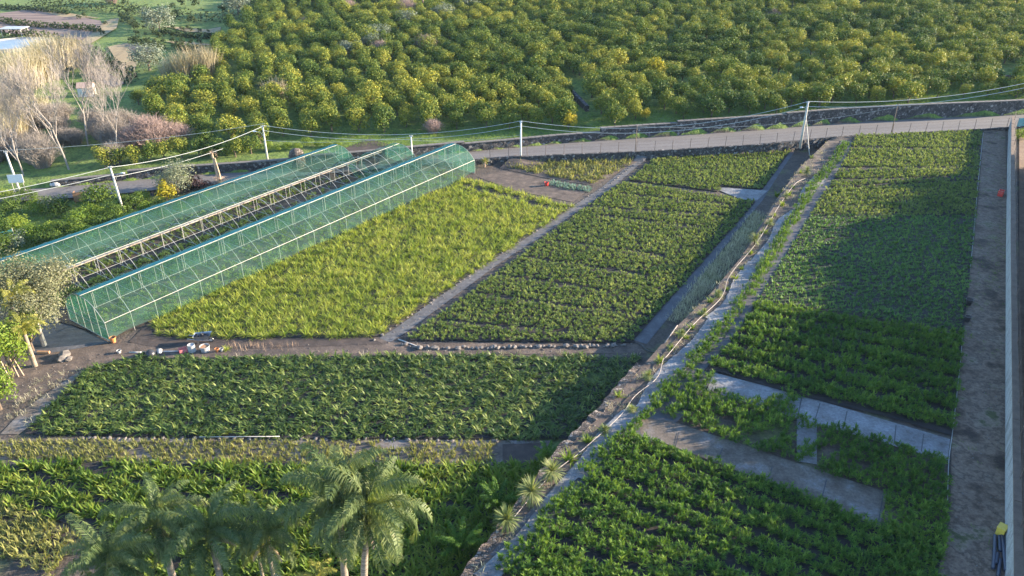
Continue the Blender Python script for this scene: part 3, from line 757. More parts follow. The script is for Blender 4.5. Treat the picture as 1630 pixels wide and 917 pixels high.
MESH = dict(
    spiky=[m_spiky(i) for i in range(4)],
    small=[m_shrub(10 + i, 'L_small', 'leafy_plant', 24, .24, .38, (.14, .24), (.06, .10)) for i in range(4)],
    broad=[m_tuft(20 + i, 'L_broad', 'broadleaf_plant', 16, (.5, .85), (.09, .15), (40, 86), (50, 120), 3, spread=.14) for i in range(4)],
    clivia=[m_tuft(30 + i, 'L_clivia', 'straplike_plant', 15, (.45, .75), (.09, .14), (35, 88), (20, 80), 3, spread=.1) for i in range(3)],
    palmlet=[m_shrub(40 + i, 'L_palmlet', 'leafy_shrub', 54, .30, .58, (.15, .27), (.035, .062)) for i in range(5)],
    dot=[m_tuft(50 + i, 'L_dot', 'rosette_plant', 16, (.26, .42), (.08, .12), (12, 75), (5, 40), spread=.06) for i in range(3)],
    young=[m_tuft(60 + i, 'L_young', 'young_plant', 8, (.22, .42), (.035, .06), (40, 88), (10, 60), spread=.05) for i in range(3)],
    weed=[m_tuft(65 + i, 'L_young', 'weedy_plant', 14, (.25, .6), (.05, .1), (20, 88), (10, 60), spread=.25) for i in range(2)],
    blue=[m_tuft(70, 'L_blue', 'blue_rosette', 14, (.25, .4), (.05, .07), (20, 80), (0, 20))],
    grass=[m_tuft(80 + i, 'L_grass', 'grass_tuft', 16, (.2, .45), (.02, .04), (40, 88), (10, 70), spread=.3) for i in range(2)],
    dry=[m_tuft(85 + i, 'L_drygrass', 'grass_tuft', 20, (.25, .6), (.02, .045), (35, 88), (20, 80), spread=.35) for i in range(2)],
)

# ------------------------------------------------------------------ scattering: the nearest ones as objects, the far rest as one stuff
def ground_group(sources, name):
    ng = bpy.data.node_groups.new(name, 'GeometryNodeTree')
    ng.interface.new_socket('Geometry', in_out='INPUT', socket_type='NodeSocketGeometry')
    ng.interface.new_socket('Geometry', in_out='OUTPUT', socket_type='NodeSocketGeometry')
    gi = ng.nodes.new('NodeGroupInput'); go = ng.nodes.new('NodeGroupOutput')
    jo = ng.nodes.new('GeometryNodeJoinGeometry')
    for src in sources:
        j = ng.nodes.new('GeometryNodeJoinGeometry')
        for ob in src:
            oi = ng.nodes.new('GeometryNodeObjectInfo'); oi.transform_space = 'ORIGINAL'
            oi.inputs['Object'].default_value = ob; oi.inputs['As Instance'].default_value = False
            ng.links.new(oi.outputs['Geometry'], j.inputs[0])
        gi2 = ng.nodes.new('GeometryNodeGeometryToInstance')
        ng.links.new(j.outputs[0], gi2.inputs[0]); ng.links.new(gi2.outputs[0], jo.inputs[0])
    ip = ng.nodes.new('GeometryNodeInstanceOnPoints')
    def attr(n, t):
        a = ng.nodes.new('GeometryNodeInputNamedAttribute'); a.data_type = t; a.inputs[0].default_value = n
        return a.outputs[0]
    er = ng.nodes.new('FunctionNodeEulerToRotation')
    ng.links.new(attr('rot', 'FLOAT_VECTOR'), er.inputs[0])
    ng.links.new(gi.outputs[0], ip.inputs['Points']); ng.links.new(jo.outputs[0], ip.inputs['Instance'])
    ip.inputs['Pick Instance'].default_value = True
    ng.links.new(attr('pick', 'INT'), ip.inputs['Instance Index'])
    ng.links.new(er.outputs[0], ip.inputs['Rotation'])
    ng.links.new(attr('size', 'FLOAT_VECTOR'), ip.inputs['Scale'])
    ng.links.new(ip.outputs[0], go.inputs[0])
    return ng
def stuff(name, P, rot, size, pick, sources, label, cat):
    me = bpy.data.meshes.new(name); me.from_pydata(P.tolist(), [], [])
    n = len(P)
    a = me.attributes.new('rot', 'FLOAT_VECTOR', 'POINT'); a.data.foreach_set('vector', rot.astype(np.float32).ravel())
    a = me.attributes.new('size', 'FLOAT_VECTOR', 'POINT'); a.data.foreach_set('vector', size.astype(np.float32).ravel())
    a = me.attributes.new('pick', 'INT', 'POINT'); a.data.foreach_set('value', pick.astype(np.int32))
    o = put(name, me); tag(o, label, cat, kind='stuff')
    md = o.modifiers.new('scatter', 'NODES'); md.node_group = ground_group(sources, name)
    return o
def grid(poly, sp, ang=0.0, jit=0.3, rowsp=None, strips=(), keep=1.0):
    xs_ = np.array([p[0] for p in poly]); ys_ = np.array([p[1] for p in poly])
    c, s = math.cos(ang), math.sin(ang)
    u = xs_ * c + ys_ * s; v = -xs_ * s + ys_ * c
    rs = rowsp or sp
    gu, gv = np.meshgrid(np.arange(u.min(), u.max(), sp), np.arange(v.min(), v.max(), rs))
    gu = gu + (np.arange(gu.shape[0]) % 2)[:, None] * sp * 0.5
    gu = gu.ravel() + nr.uniform(-jit, jit, gu.size) * sp; gv = gv.ravel() + nr.uniform(-jit, jit, gv.size) * rs
    X = gu * c - gv * s; Y = gu * s + gv * c
    m = inside(poly, X, Y)
    for pts, w in strips: m &= line_dist(pts, X, Y) > w / 2
    if keep < 1: m &= nr.random(X.size) < keep
    return X[m], Y[m]
def in_view(X, Y, Z=0.5, pad=60):
    p = R(PITCH)
    dep = Y * math.cos(p) + (CAM_H - Z) * math.sin(p); up = Y * math.sin(p) - (CAM_H - Z) * math.cos(p)
    px = 815 + FPX * X / dep; py = 458.5 - FPX * up / dep
    return (px > -pad) & (px < 1630 + pad) & (py > -pad * 2) & (py < 917 + pad)
M['bed_soil_shade'] = surf('bed_soil_shade', [(0.3, (0.016, 0.013, 0.013)), (0.55, (0.03, 0.025, 0.025)), (0.8, (0.06, 0.05, 0.047))], 1.2, 0.95, 0.6, fine=9)  # soil toned near black: shade between the plants put into its colour
def soil(poly, z, off=0.006):
    sheet('bed_soil_shade', poly, 'bed_soil_shade', off, zfix=z)
def bed(kind, name, X, Y, z, label, cat, group, far_label, n_ind=300, sc=(0.8, 1.2), tilt=0.12, flat=False):
    m = in_view(X, Y); X, Y = X[m], Y[m]
    ms = MESH[kind]
    Z = np.full(X.shape, z) if z is not None else T(X, Y)
    o = np.argsort(X * X + Y * Y); X, Y, Z = X[o], Y[o], Z[o]
    n = len(X)
    rot = np.stack([nr.uniform(-tilt, tilt, n), nr.uniform(-tilt, tilt, n), nr.uniform(0, 6.283, n)], 1)
    s = nr.uniform(*sc, n); size = np.stack([s, s, s * nr.uniform(.85, 1.15, n)], 1)
    pick = nr.integers(0, len(ms), n)
    if n: pick[:len(ms)] = np.arange(min(len(ms), n))
    first = {}
    for i in range(min(n, n_ind)):
        ob = bpy.data.objects.new(name, ms[pick[i]]); COL.objects.link(ob)
        ob.location = (X[i], Y[i], Z[i]); ob.rotation_euler = rot[i]; ob.scale = size[i]
        tag(ob, label, cat, group); first.setdefault(int(pick[i]), ob)
    if n > n_ind:
        P = np.stack([X, Y, Z], 1)[n_ind:]
        srcs = [(first[k],) for k in range(len(ms))]
        stuff(name + '_mass', P, rot[n_ind:], size[n_ind:], pick[n_ind:], srcs, far_label, cat)
    return n

ROWD = Vector(gt(1524, 566)) - Vector(gt(1210, 474)); ROW_A = math.atan2(ROWD.y, ROWD.x)
def strips_px(f, L, w): return [([f(*p) for p in pts], w) for pts in L]
cnt = {}
# A: yellow-green spiky bed
PA = poly0([(246, 533), (300, 540), (600, 537), (912, 330), (742, 285), (246, 506)])
soil(PA, 0.0)
X, Y = grid(PA, 0.64, 0.2, 0.28, strips=strips_px(g0, [[(742, 297), (890, 336)]], 0.9))
cnt['A'] = bed('spiky', 'spiky_plant', X, Y, 0, 'spiky yellow green plant in the front rows beside the right netted tunnel', 'plant', 'spiky plants in the front of the yellow green bed',
    'mass of spiky yellow green plants filling the rest of the bed beside the netted tunnel', sc=(.8, 1.3))
# B: leafy bed in the middle
PB = poly0([(645, 543), (1006, 546), (1203, 322), (1140, 313), (992, 291), (960, 312)])
soil(PB, 0.0)
ang = math.atan2(Vector(g0(1203, 322)).y - g0(992, 291)[1], g0(1203, 322)[0] - g0(992, 291)[0])
X, Y = grid(PB, 0.44, ang, 0.33, strips=strips_px(g0, [[(949, 344), (1109, 364)], [(880, 385), (1060, 410)], [(800, 440), (1000, 470)], [(700, 512), (900, 530)], [(920, 330), (1150, 345)], [(760, 470), (1030, 505)], [(840, 412), (1030, 440)], [(985, 310), (1180, 330)]], 0.5))
PB2 = poly0([(1000, 288), (1145, 306), (1150, 297), (1213, 303), (1262, 236), (1060, 238)])
soil(PB2, 0.0)
X2, Y2 = grid(PB2, 0.44, ang, 0.33)
X, Y = np.concatenate([X, X2]), np.concatenate([Y, Y2])
cnt['B'] = bed('small', 'leafy_plant', X, Y, 0, 'small leafy green plant at the front of the middle bed behind the rubble edging', 'plant', 'small plants along the front of the middle bed',
    'mass of small leafy green plants filling the middle bed up to the road', sc=(.85, 1.3))
# C: broad-leaf bed
PC = poly0([(40, 692), (132, 592), (195, 572), (640, 567), (1022, 570), (905, 700), (400, 699)])
soil(PC, 0.0)
X, Y = grid(PC, 0.54, 0.0, 0.35)
cnt['C'] = bed('broad', 'broadleaf_plant', X, Y, 0, 'dark green arching broad leaved plant in the nearest rows of the long front bed', 'plant', 'broad leaved plants in the near rows of the front bed',
    'mass of dark green broad leaved plants filling the back of the long front bed', sc=(.75, 1.15))
# D: strap-leaf rows lower left and the shaded rows right of them
PD = poly0([(-60, 745), (90, 738), (400, 741), (640, 744), (790, 742), (850, 742), (880, 720), (860, 770), (760, 900), (700, 960), (230, 960), (155, 848), (-60, 790)])
soil(PD, 0.0)
DS = strips_px(g0, [[(-60, 762), (0, 786), (80, 815), (165, 850), (300, 905)], [(-20, 732), (47, 757), (207, 814), (330, 860)], [(140, 742), (245, 778), (331, 807), (430, 840)], [(277, 742), (411, 783), (520, 815)]], 0.62)
DS += strips_px(g0, [[(590, 758), (840, 790)], [(620, 800), (810, 815)], [(660, 840), (780, 850)]], 0.3)
X, Y = grid(PD, 0.43, R(-25), 0.32, strips=DS)
cnt['D'] = bed('clivia', 'straplike_plant', X, Y, 0, 'green strap leaved plant among the nearest rows around the foreground palms', 'plant', 'strap leaved plants round the foreground palms',
    'rows of green strap leaved plants filling the lower left bed', sc=(.85, 1.25))
PD2 = poly0([(-60, 800), (0, 797), (135, 853), (105, 893), (85, 917), (40, 905), (-60, 870)])
X, Y = grid(PD2, 0.34, R(-25), 0.35)
bed('young', 'yellowing_plant', X, Y, 0, 'yellowing narrow leaved plant in the corner bed at the lower left', 'plant', 'yellowing plants in the lower left corner',
    'mass of yellowing narrow leaved plants behind those in the lower left corner', sc=(1.3, 2.0))
# E: strip of young plants
PE = poly0([(-20, 704), (130, 702), (790, 706), (782, 738), (640, 742), (90, 738), (-20, 728)])
X, Y = grid(PE, 0.27, 0.35, 0.25, rowsp=0.28, keep=0.93, strips=[([g0(x - 22, 742), g0(x + 14, 703)], 0.12) for x in range(330, 790, 24)] + strips_px(g0, [[(575, 715), (585, 715)], [(578, 740), (590, 740)], [(615, 712), (640, 708)], [(622, 738), (640, 732)], [(220, 718), (228, 724)], [(735, 722), (740, 724)]], .8))
cnt['E'] = bed('young', 'young_plant', X, Y, 0, 'small yellow green seedling in the nearest rows of the pale strip of young plants', 'plant', 'seedlings in the near rows of the pale strip',
    'grid of small yellow green seedlings filling the pale strip', sc=(1.0, 1.5))
# F: right-hand terrace
PF1 = polyt([(1362, 217), (1480, 213), (1561, 209), (1558, 262), (1556, 288), (1318, 300), (1342, 262)])
soil(PF1, ZT)
X, Y = grid(PF1, 0.42, 0.17, 0.28, rowsp=0.5, strips=strips_px(gt, [[(1340, 236), (1560, 240)], [(1325, 270), (1556, 268)], [(1320, 288), (1558, 284)]], 0.6))
PF2 = polyt([(1314, 303), (1556, 290), (1552, 340), (1540, 470), (1532, 530), (1205, 480), (1224, 450), (1264, 385)])
soil(PF2, ZT)
X2, Y2 = grid(PF2, 0.43, 0.17, 0.26, rowsp=.5, keep=0.96)
nf = (Y2 > gt(1300, 345)[1])
cnt['F1'] = bed('small', 'low_leafy_plant', np.concatenate([X, X2[nf]]), np.concatenate([Y, Y2[nf]]), ZT, 'low green plant in the far terrace rows beside the boundary wall and road', 'plant', 'low plants far up the terrace',
    'mass of low green plants far up the right terrace', n_ind=300, sc=(.9, 1.35))
cnt['F2'] = bed('dot', 'rosette_plant', X2[~nf], Y2[~nf], ZT, 'round dark green rosette plant in the nearest rows of the dotted terrace bed', 'plant', 'rosette plants in the dotted terrace bed',
    'mass of round dark green rosette plants filling the middle of the terrace', sc=(.9, 1.3))
def row_gaps(line_a, line_b, n, w):
    out = []
    a0, a1 = map(Vector, (gt(*line_a[0]), gt(*line_a[1]))); b0, b1 = map(Vector, (gt(*line_b[0]), gt(*line_b[1])))
    for i in range(n):
        t = i / (n - 1)
        p, q_ = a0.lerp(b0, t), a1.lerp(b1, t)
        pts = [p + (q_ - p) * k / 8 + Vector((rnd.uniform(-.08, .08), rnd.uniform(-.08, .08))) for k in range(9)]
        out.append(([tuple(v) for v in pts], w))
    return out
PF3 = polyt([(1203, 484), (1320, 503), (1531, 535), (1528, 570), (1514, 695), (1400, 662), (1272, 632), (1150, 595), (1120, 592), (1168, 538)])
soil(PF3, ZT)
X, Y = grid(PF3, 0.39, ROW_A, 0.28, strips=row_gaps([(1190, 498), (1530, 560)], [(1130, 590), (1514, 690)], 6, 0.62))
PF4 = polyt([(1056, 662), (1098, 612), (1112, 596), (1138, 600), (1122, 622), (1190, 640), (1270, 628), (1268, 664), (1290, 672), (1500, 732), (1510, 800), (1506, 850), (1405, 845), (1412, 785), (1310, 755), (1285, 742), (1130, 694)])
X2, Y2 = grid(PF4, 0.42, ROW_A, 0.36, keep=0.97, strips=strips_px(gt, [[(1150, 672), (1160, 675)], [(1220, 700), (1232, 690)], [(1285, 700), (1300, 690)], [(1300, 735), (1330, 720)], [(1365, 745), (1380, 742)], [(1190, 700), (1200, 705)]], 1.0) + strips_px(gt, [[(1270, 632), (1262, 740)]], 0.4))
PF5 = polyt([(1003, 693), (1232, 772), (1400, 842), (1506, 852), (1490, 925), (1470, 960), (790, 960), (840, 892), (902, 815), (955, 755)])
soil(PF5, ZT)
X3, Y3 = grid(PF5, 0.37, ROW_A, 0.28, strips=row_gaps([(985, 712), (1400, 862)], [(880, 860), (1290, 1030)], 7, 0.55))
HR = polyt([(1346, 228), (1327, 262), (1292, 302), (1241, 387), (1201, 455), (1141, 538), (1092, 592), (1045, 645), (1003, 688), (945, 748), (893, 808), (845, 862), (800, 915)])
X4, Y4 = grid(ribbon(HR, 1.0), 0.42, 0.9, 0.35, keep=0.92)
cnt['F'] = bed('palmlet', 'leafy_shrub', np.concatenate([X, X2, X3, X4]), np.concatenate([Y, Y2, Y3, Y4]), ZT, 'bushy bright green plant in the nearest rows of the terrace at the lower right', 'plant', 'bushy plants in the nearest terrace rows',
    'rows of bushy bright green plants filling the near half of the terrace', sc=(.9, 1.45))
# weedy plot by the road, blue rosettes, tunnel crops
X, Y = grid(poly0([(800, 266), (832, 252), (990, 250), (1012, 257), (945, 292), (880, 282)]), 0.6, 0.3, 0.4, keep=0.85)
cnt['G'] = bed('weed', 'weedy_plant', X, Y, 0, 'straggly yellow green plant in the small plot under the road', 'plant', 'straggly plants in the plot under the road', 'rest of the straggly yellow plants', n_ind=300, sc=(1.1, 1.8))
X, Y = grid(ribbon(poly0([(872, 291), (905, 298), (940, 303)]), 1.6), 0.4, 0.3, 0.2)
bed('blue', 'blue_rosette', X, Y, 0, 'small blue grey rosette in the short row below the weedy plot', 'plant', 'blue grey rosettes in one row', 'rest of the blue rosettes', n_ind=300, sc=(1, 1.4))
PT = [tuple(tp(s, w, 0)[:2]) for s, w in ((1, BW + .5), (27, BW + .5), (27, 2 * BW - .4), (1, 2 * BW - .4))]
PT2 = [tuple(tp(s, w, 0)[:2]) for s, w in ((1, .5), (50, .5), (50, BW - .4), (1, BW - .4))]
PT3 = [tuple(tp(s, w, 0)[:2]) for s, w in ((-2, 2 * BW + .5), (41, 2 * BW + .5), (41, 3 * BW - .4), (-2, 3 * BW - .4))]
PT4 = [tuple(tp(s, w, 0)[:2]) for s, w in ((27, BW + .5), (46, BW + .5), (46, 2 * BW - .4), (27, 2 * BW - .4))]
ta = math.atan2(U.y, U.x)
a_ = grid(PT, .42, ta, .3, strips=[([tuple(tp(1, BW + k, 0)[:2]), tuple(tp(27, BW + k, 0)[:2])], .5) for k in (2.2, 4.2)])
b_ = grid(PT2, .6, ta, .35, keep=.8); c_ = grid(PT3, .6, ta, .35, keep=.8); d_ = grid(PT4, .6, ta, .3, keep=.35)
X, Y = (np.concatenate([q[i] for q in (a_, b_, c_, d_)]) for i in (0, 1))
cnt['T'] = bed('small', 'tunnel_plant', X, Y, 0, 'low green plant on the floor near the front of the tunnels', 'plant', 'low plants near the front of the tunnels', 'mass of low green plants on the tunnel floors', sc=(.9, 1.4))
# grass: dry strip beside the terrace, orchard bank, scattered weeds
def grass_stuff(kind, name, X, Y, label, sc=(.7, 1.3)):
    ms = MESH[kind]; n = len(X)
    srcs = []
    for k, me in enumerate(ms):
        pass
    P = np.stack([X, Y, T(X, Y)], 1); rot = np.zeros((n, 3)); rot[:, 2] = nr.uniform(0, 6.283, n); s = nr.uniform(*sc, n)
    # one mesh object per tuft stands first; the rest repeat it
    o = put(name, ms[0], None, tuple(P[0])); tag(o, label.replace('mass of ', 'edge of the '), 'grass', kind='stuff')
    stuff(name + '_cover', P[1:], rot[1:], np.repeat(s[1:, None], 3, 1), np.zeros(n - 1), [(o,)], label, 'grass')
PG = polyg([(1215, 345), (1180, 405), (1130, 462), (1085, 512), (1060, 512), (1105, 455), (1165, 385), (1200, 338)])
X, Y = grid(PG, 0.32, 0, .45, keep=.85)
grass_stuff('dry', 'dry_grass', X, Y, 'mass of pale dry grass between the ditch path and the terrace')
PGo = polyg([(500, 238), (800, 234), (956, 224), (1080, 212), (1249, 200), (1700, 190), (1700, 120), (1300, 150), (1000, 175), (760, 205), (520, 212)])
X, Y = grid(PGo, 0.75, 0, .45)
k_ = Y > yF(X) + .8
grass_stuff('grass', 'bank_grass', X[k_], Y[k_], 'mass of green grass on the bank above the stone wall', sc=(.8, 1.6))
X, Y = grid(polyt([(1535, 560), (1600, 420), (1600, 350), (1560, 390)]), .5, 0, .45, keep=.5)
grass_stuff('grass', 'track_weeds', X, Y, 'mass of weeds on the dirt track by the boundary wall', sc=(.3, .7))

# ------------------------------------------------------------------ trees
def crown_mesh(seed, rx, rz, z0, n, size, mat, lobes=9, fill=0.35, name='crown', flat=0.0):
    """leaf clumps spread over overlapping lobes, denser at the shell"""
    q = random.Random(seed); b = MB(); L = []
    for i in range(lobes):
        a = 6.283 * i / lobes + q.uniform(-.4, .4); rr = rx * q.uniform(.35, .62) if i else 0
        h = z0 + rz * q.uniform(.25, .72) if i else z0 + rz * .62
        L.append((Vector((math.cos(a) * rr, math.sin(a) * rr, h)), rx * q.uniform(.36, .55), rz * q.uniform(.25, .42)))
    for i in range(n):
        c, r1, r2 = L[q.randrange(lobes)]
        d = Vector((q.gauss(0, 1), q.gauss(0, 1), q.gauss(0, 1) + .25)).normalized()
        t = 1 - fill * q.random() ** 1.6 + q.uniform(-.05, .12)
        p = c + Vector((d.x * r1, d.y * r1, d.z * r2)) * t
        if p.z < z0 * .6: p.z = z0 * .6 + q.random() * .3
        nn = d + Vector((q.gauss(0, .5), q.gauss(0, .5), q.gauss(0, .5) + .3))
        b.quad(p, nn, size * q.uniform(.6, 1.35), q.uniform(0, 6.283), q.uniform(.45, .8))
    return b.mesh(name, mat)
def trunk_mesh(seed, h, r, forks=4, spread=1.2, top=None, mat='bark', name='trunk'):
    q = random.Random(seed); b = MB()
    b.tube([(0, 0, -.3), (q.uniform(-.1, .1), q.uniform(-.1, .1), h * .5), (0, 0, h)], [r * 1.25, r, r * .85], 7)
    for i in range(forks):
        a = 6.283 * i / forks + q.uniform(-.4, .4); s = spread * q.uniform(.6, 1)
        b.tube([(0, 0, h * .9), (math.cos(a) * s * .5, math.sin(a) * s * .5, h + s * .5), (math.cos(a) * s, math.sin(a) * s, (top or h + s * 1.1))], [r * .6, r * .42, r * .15], 5)
    return b.mesh(name, mat)
CT = trunk_mesh(5, .9, .13, 4, 1.2)
CC = [crown_mesh(100 + i, 2.0 + .25 * (i % 3 - 1), 2.9 + .3 * (i % 2), .7, 1500, .27, 'L_citrus', lobes=8 + 2 * i, fill=.45) for i in range(5)]
CY = crown_mesh(120, 2.0, 2.9, .7, 900, .36, 'L_citrus_yellow', lobes=9)
def tree(name, label, cat, x, y, z, trunk, crown, sc=1.0, rz=None, group=None):
    r = thing(name, label, cat, (x, y, z), rnd.uniform(0, 6.283) if rz is None else rz, group, sc)
    put('trunk', trunk, r); put('crown', crown, r)
    return r
OD = Vector(g(930, 140)[:2]) - Vector(g(800, 62)[:2]); OA = math.atan2(OD.y, OD.x)
PO = polyg([(285, 222), (215, 168), (232, 150), (300, 140), (330, 118), (345, 75), (392, 28), (430, -40), (1760, -40), (1700, 168), (1440, 168), (1280, 176), (1210, 184), (1000, 196), (935, 205), (840, 208), (800, 206), (560, 214), (480, 226), (420, 232), (330, 238)])
X, Y = grid(PO, 2.85, OA, 0.18, rowsp=3.6, strips=strips_px(lambda a, b_: g(a, b_)[:2], [[(912, 128), (945, 205)], [(1015, 178), (1050, 205)]], 3.0))
m = in_view(X, Y, 3) & (Y > yF(X) + 2.2)
sparse = (X > 18 + (Y - 115) * .25)
m &= ~(sparse & (nr.random(X.size) < .14))
X, Y = X[m], Y[m]
o = np.argsort(X ** 2 + Y ** 2); X, Y = X[o], Y[o]; Z = T(X, Y)
n = len(X); pick = nr.integers(0, 5, n); pick[:5] = np.arange(5); sca = np.clip(nr.normal(.86, .14, n), .42, 1.15); rz = nr.uniform(0, 6.283, n)
csrc = {}
for i in range(min(300, n)):
    r = tree('citrus_tree', 'round leafy citrus tree in the nearest orchard rows above the roadside wall', 'citrus tree', X[i], Y[i], Z[i], CT, CC[pick[i]], float(sca[i]), float(rz[i]), 'citrus trees in the nearest orchard rows')
    if pick[i] not in csrc: csrc[int(pick[i])] = tuple(r.children)
rot = np.zeros((n, 3)); rot[:, 2] = rz
size = np.stack([sca, sca, sca * nr.uniform(.85, 1.1, n)], 1)
stuff('citrus_orchard', np.stack([X, Y, Z], 1)[300:], rot[300:], size[300:], pick[300:], [csrc[k] for k in range(5)], 'far mass of round citrus trees covering the rest of the hillside orchard', 'orchard')
cnt['citrus'] = n
for i, (px, py) in enumerate([(905, 205), (1042, 128)]):
    x, y, z = g(px, py)
    tree('yellow_citrus', ['small bright yellow green citrus tree at the foot of the orchard', 'bright yellow citrus tree in the middle of the orchard'][i], 'citrus tree', x, y, z, CT, CY, .7 + .4 * i)
x, y, z = g(1027, 190); tree('yellow_citrus', 'small yellow sapling just above the roadside wall', 'citrus tree', x, y, z, CT, CY, .45)

OT = trunk_mesh(8, 1.0, .18, 5, 1.6)
OC = [crown_mesh(140 + i, 2.7, 3.8, .5, 4200, .18, 'L_olive', lobes=16, fill=.7) for i in range(2)]
OG = [crown_mesh(150 + i, 2.8, 3.4, .4, 2600, .25, 'L_grey', lobes=14, fill=.6) for i in range(2)]
x, y, z = g(283, 310); tree('olive_tree', 'large round silvery olive tree beside the road left of the tunnels', 'olive tree', x, y, z, OT, OC[0], 1.0)
x, y, z = g(266, 322); tree('orange_tree', 'small yellowing orange tree in front of the round olive tree', 'orange tree', x, y, z, CT, CY, .72)
for i, (px, py, s, lb) in enumerate([(255, 50, 1.5, 'round grey tree standing alone in the terraced fields'), (238, 112, 1.3, 'grey green bushy tree by the ploughed plot'),
        (590, 82, 1.0, 'grey olive tree at the left of the cluster in the middle of the orchard'), (604, 68, 1.0, 'pale grey olive tree at the back of the orchard cluster'), (560, 92, .9, 'low grey olive tree at the front of the orchard cluster'),
        (648, 44, 1.0, 'grey olive tree right of the tall dark orchard pole'), (705, 34, 1.1, 'blue grey tree among the far citrus rows'), (745, 18, 1.2, 'pale grey tree at the top of the orchard near the centre'), (768, 8, 1.2, 'pale grey tree at the very top edge of the orchard'),
        (380, 24, 1.5, 'tall grey green tree at the top corner of the orchard')]):
    x, y, z = g(px, py); tree('grey_tree', lb, 'tree', x, y, z, OT, OG[i % 2], s)

# bare trees
def bare_tree(seed, h, mat, levels=4, spread=.5, r0=.16, up=.5, kids=(3, 4), twigs=True):
    q = random.Random(seed); tr = MB(); br = MB()
    def grow(p, d, L, r, lv):
        pts = [p]; dd = d.copy()
        k = 3
        for i in range(k):
            dd = (dd + Vector((q.gauss(0, .09), q.gauss(0, .09), .05 * up))).normalized(); pts.append(pts[-1] + dd * L / k)
        rs = [r * (1 - .5 * i / k) for i in range(k + 1)]
        (tr if lv == levels else br).tube(pts, rs, 6 if lv == levels else (4 if lv > 1 else 3), cap=False)
        if lv == 0: return
        nk = q.randint(*kids)
        for i in range(nk + (1 if lv == levels else 0) * 3):
            t = q.uniform(.35, 1.0) if i else 1.0
            j = min(k - 1, int(t * k)); pp = pts[j].lerp(pts[j + 1], t * k - j)
            a = q.uniform(0, 6.283); o_ = Vector((math.cos(a), math.sin(a), 0))
            nd_ = (dd * (1 - spread * .6) + o_ * spread + Vector((0, 0, up * .5))).normalized()
            grow(pp, nd_, L * q.uniform(.52, .74), max(r * .5, .008), lv - 1)
    grow(Vector((0, 0, -.2)), Vector((q.uniform(-.05, .05), q.uniform(-.05, .05), 1)), h * .42, r0, levels)
    return tr.mesh('trunk', mat if mat != 'twig_pink' else 'twig_pink'), br.mesh('branches', mat)
BT = [bare_tree(200 + i, 10.5, 'white_bark', 5, .48, .085, .7, (3, 5)) for i in range(3)]
for i, (px, py, s, lb) in enumerate([(110, 270, 1.05, 'big bare white tree in the middle of the leafless group'), (38, 280, .9, 'bare white tree beside the white board'), (190, 250, .95, 'bare white tree on the right of the leafless group near the pink bush'),
        (140, 232, 1.1, 'tall bare white tree at the back of the leafless group'), (72, 240, .95, 'bare pale tree behind the big white one on its left'), (168, 222, .8, 'thin bare white tree behind the pink bush'), (14, 258, .8, 'bare pale tree at the left edge by the reeds')]):
    x, y, z = g(px, py); t_, c_ = BT[i % 3]
    r = thing('bare_tree', lb, 'bare tree', (x, y, z), rnd.uniform(0, 6.28), 'leafless white trees', s * 1.4); put('trunk', t_, r); put('branches', c_, r)
def twig_bush(seed, rx, h, n, mat, name):
    q = random.Random(seed); b = MB()
    for i in range(n):
        a = q.uniform(0, 6.283); s0 = rx * .35 * math.sqrt(q.random()); e = q.uniform(.15, 1)
        p0 = Vector((math.cos(a) * s0, math.sin(a) * s0, 0)); p2 = Vector((math.cos(a) * rx * e + q.gauss(0, .2), math.sin(a) * rx * e + q.gauss(0, .2), h * (1.05 - .45 * e * e) * q.uniform(.6, 1)))
        p1 = p0.lerp(p2, .5) + Vector((0, 0, h * .12))
        b.tube([p0, p1, p2], [.035, .022, .008], 3, cap=False)
        for k in range(3):
            t = q.uniform(.4, .95); pp = p1.lerp(p2, t); b.tube([pp, pp + Vector((q.gauss(0, .5), q.gauss(0, .5), q.uniform(.2, .8)))], [.014, .006], 3, cap=False)
    return b.mesh(name, mat)
TB = [twig_bush(300 + i, 3.0, 3.6, 420, 'twig_pink', 'twiggy_bush') for i in range(2)]
TG = [twig_bush(310 + i, 3.0, 3.6, 380, 'twig_grey', 'twiggy_bush') for i in range(2)]
for i, (px, py, s, me, lb) in enumerate([(245, 236, 1.25, TB, 'big pink brown leafless bush right of the bare white trees'), (285, 228, .8, TB, 'small pink brown leafless bush beside the first citrus trees'), (215, 240, .9, TB, 'pinkish leafless bush among the bare white trees'),
        (678, 85, .95, TB, 'round pink leafless tree standing alone in the upper orchard'), (608, 92, .9, TB, 'pink leafless tree beside the orchard olives'), (690, 212, .55, TB, 'low brown leafless bush above the roadside wall'), (872, 148, .6, TB, 'violet brown leafless bush in an orchard gap'),
        (615, 14, 1.2, TB, 'wide pinkish leafless tree at the top of the orchard'), (648, 26, 1.1, TB, 'pinkish leafless tree by the tall dark orchard pole'), (556, 22, .9, TB, 'pale pink leafless tree left of the tall dark pole'), (487, 46, .7, TB, 'small pink leafless tree in the left of the orchard'), (410, 10, .9, TB, 'pinkish leafless tree at the top left orchard corner'), (700, 8, 1.0, TB, 'brownish leafless tree on the top edge right of the pole'),
        (178, 6, 1.0, TB, 'pink bare tree on the top edge above the fields'), (1228, 32, .7, TB, 'small pink leafless tree in the right of the orchard')]):
    x, y, z = g(px, py); tag(put('twiggy_bush', me[i % 2], None, (x, y, z), rnd.uniform(0, 6.28), s), lb, 'bush')
for i in range(34):
    px, py = rnd.uniform(-20, 225), rnd.uniform(190, 266)
    x, y, z = g(px, py)
    tag(put('grey_brushwood', TG[i % 2], None, (x, y, z), rnd.uniform(0, 6.28), rnd.uniform(.6, 1.0)), 'grey brown leafless brushwood under the bare white trees', 'bush', 'brushwood under the bare white trees')

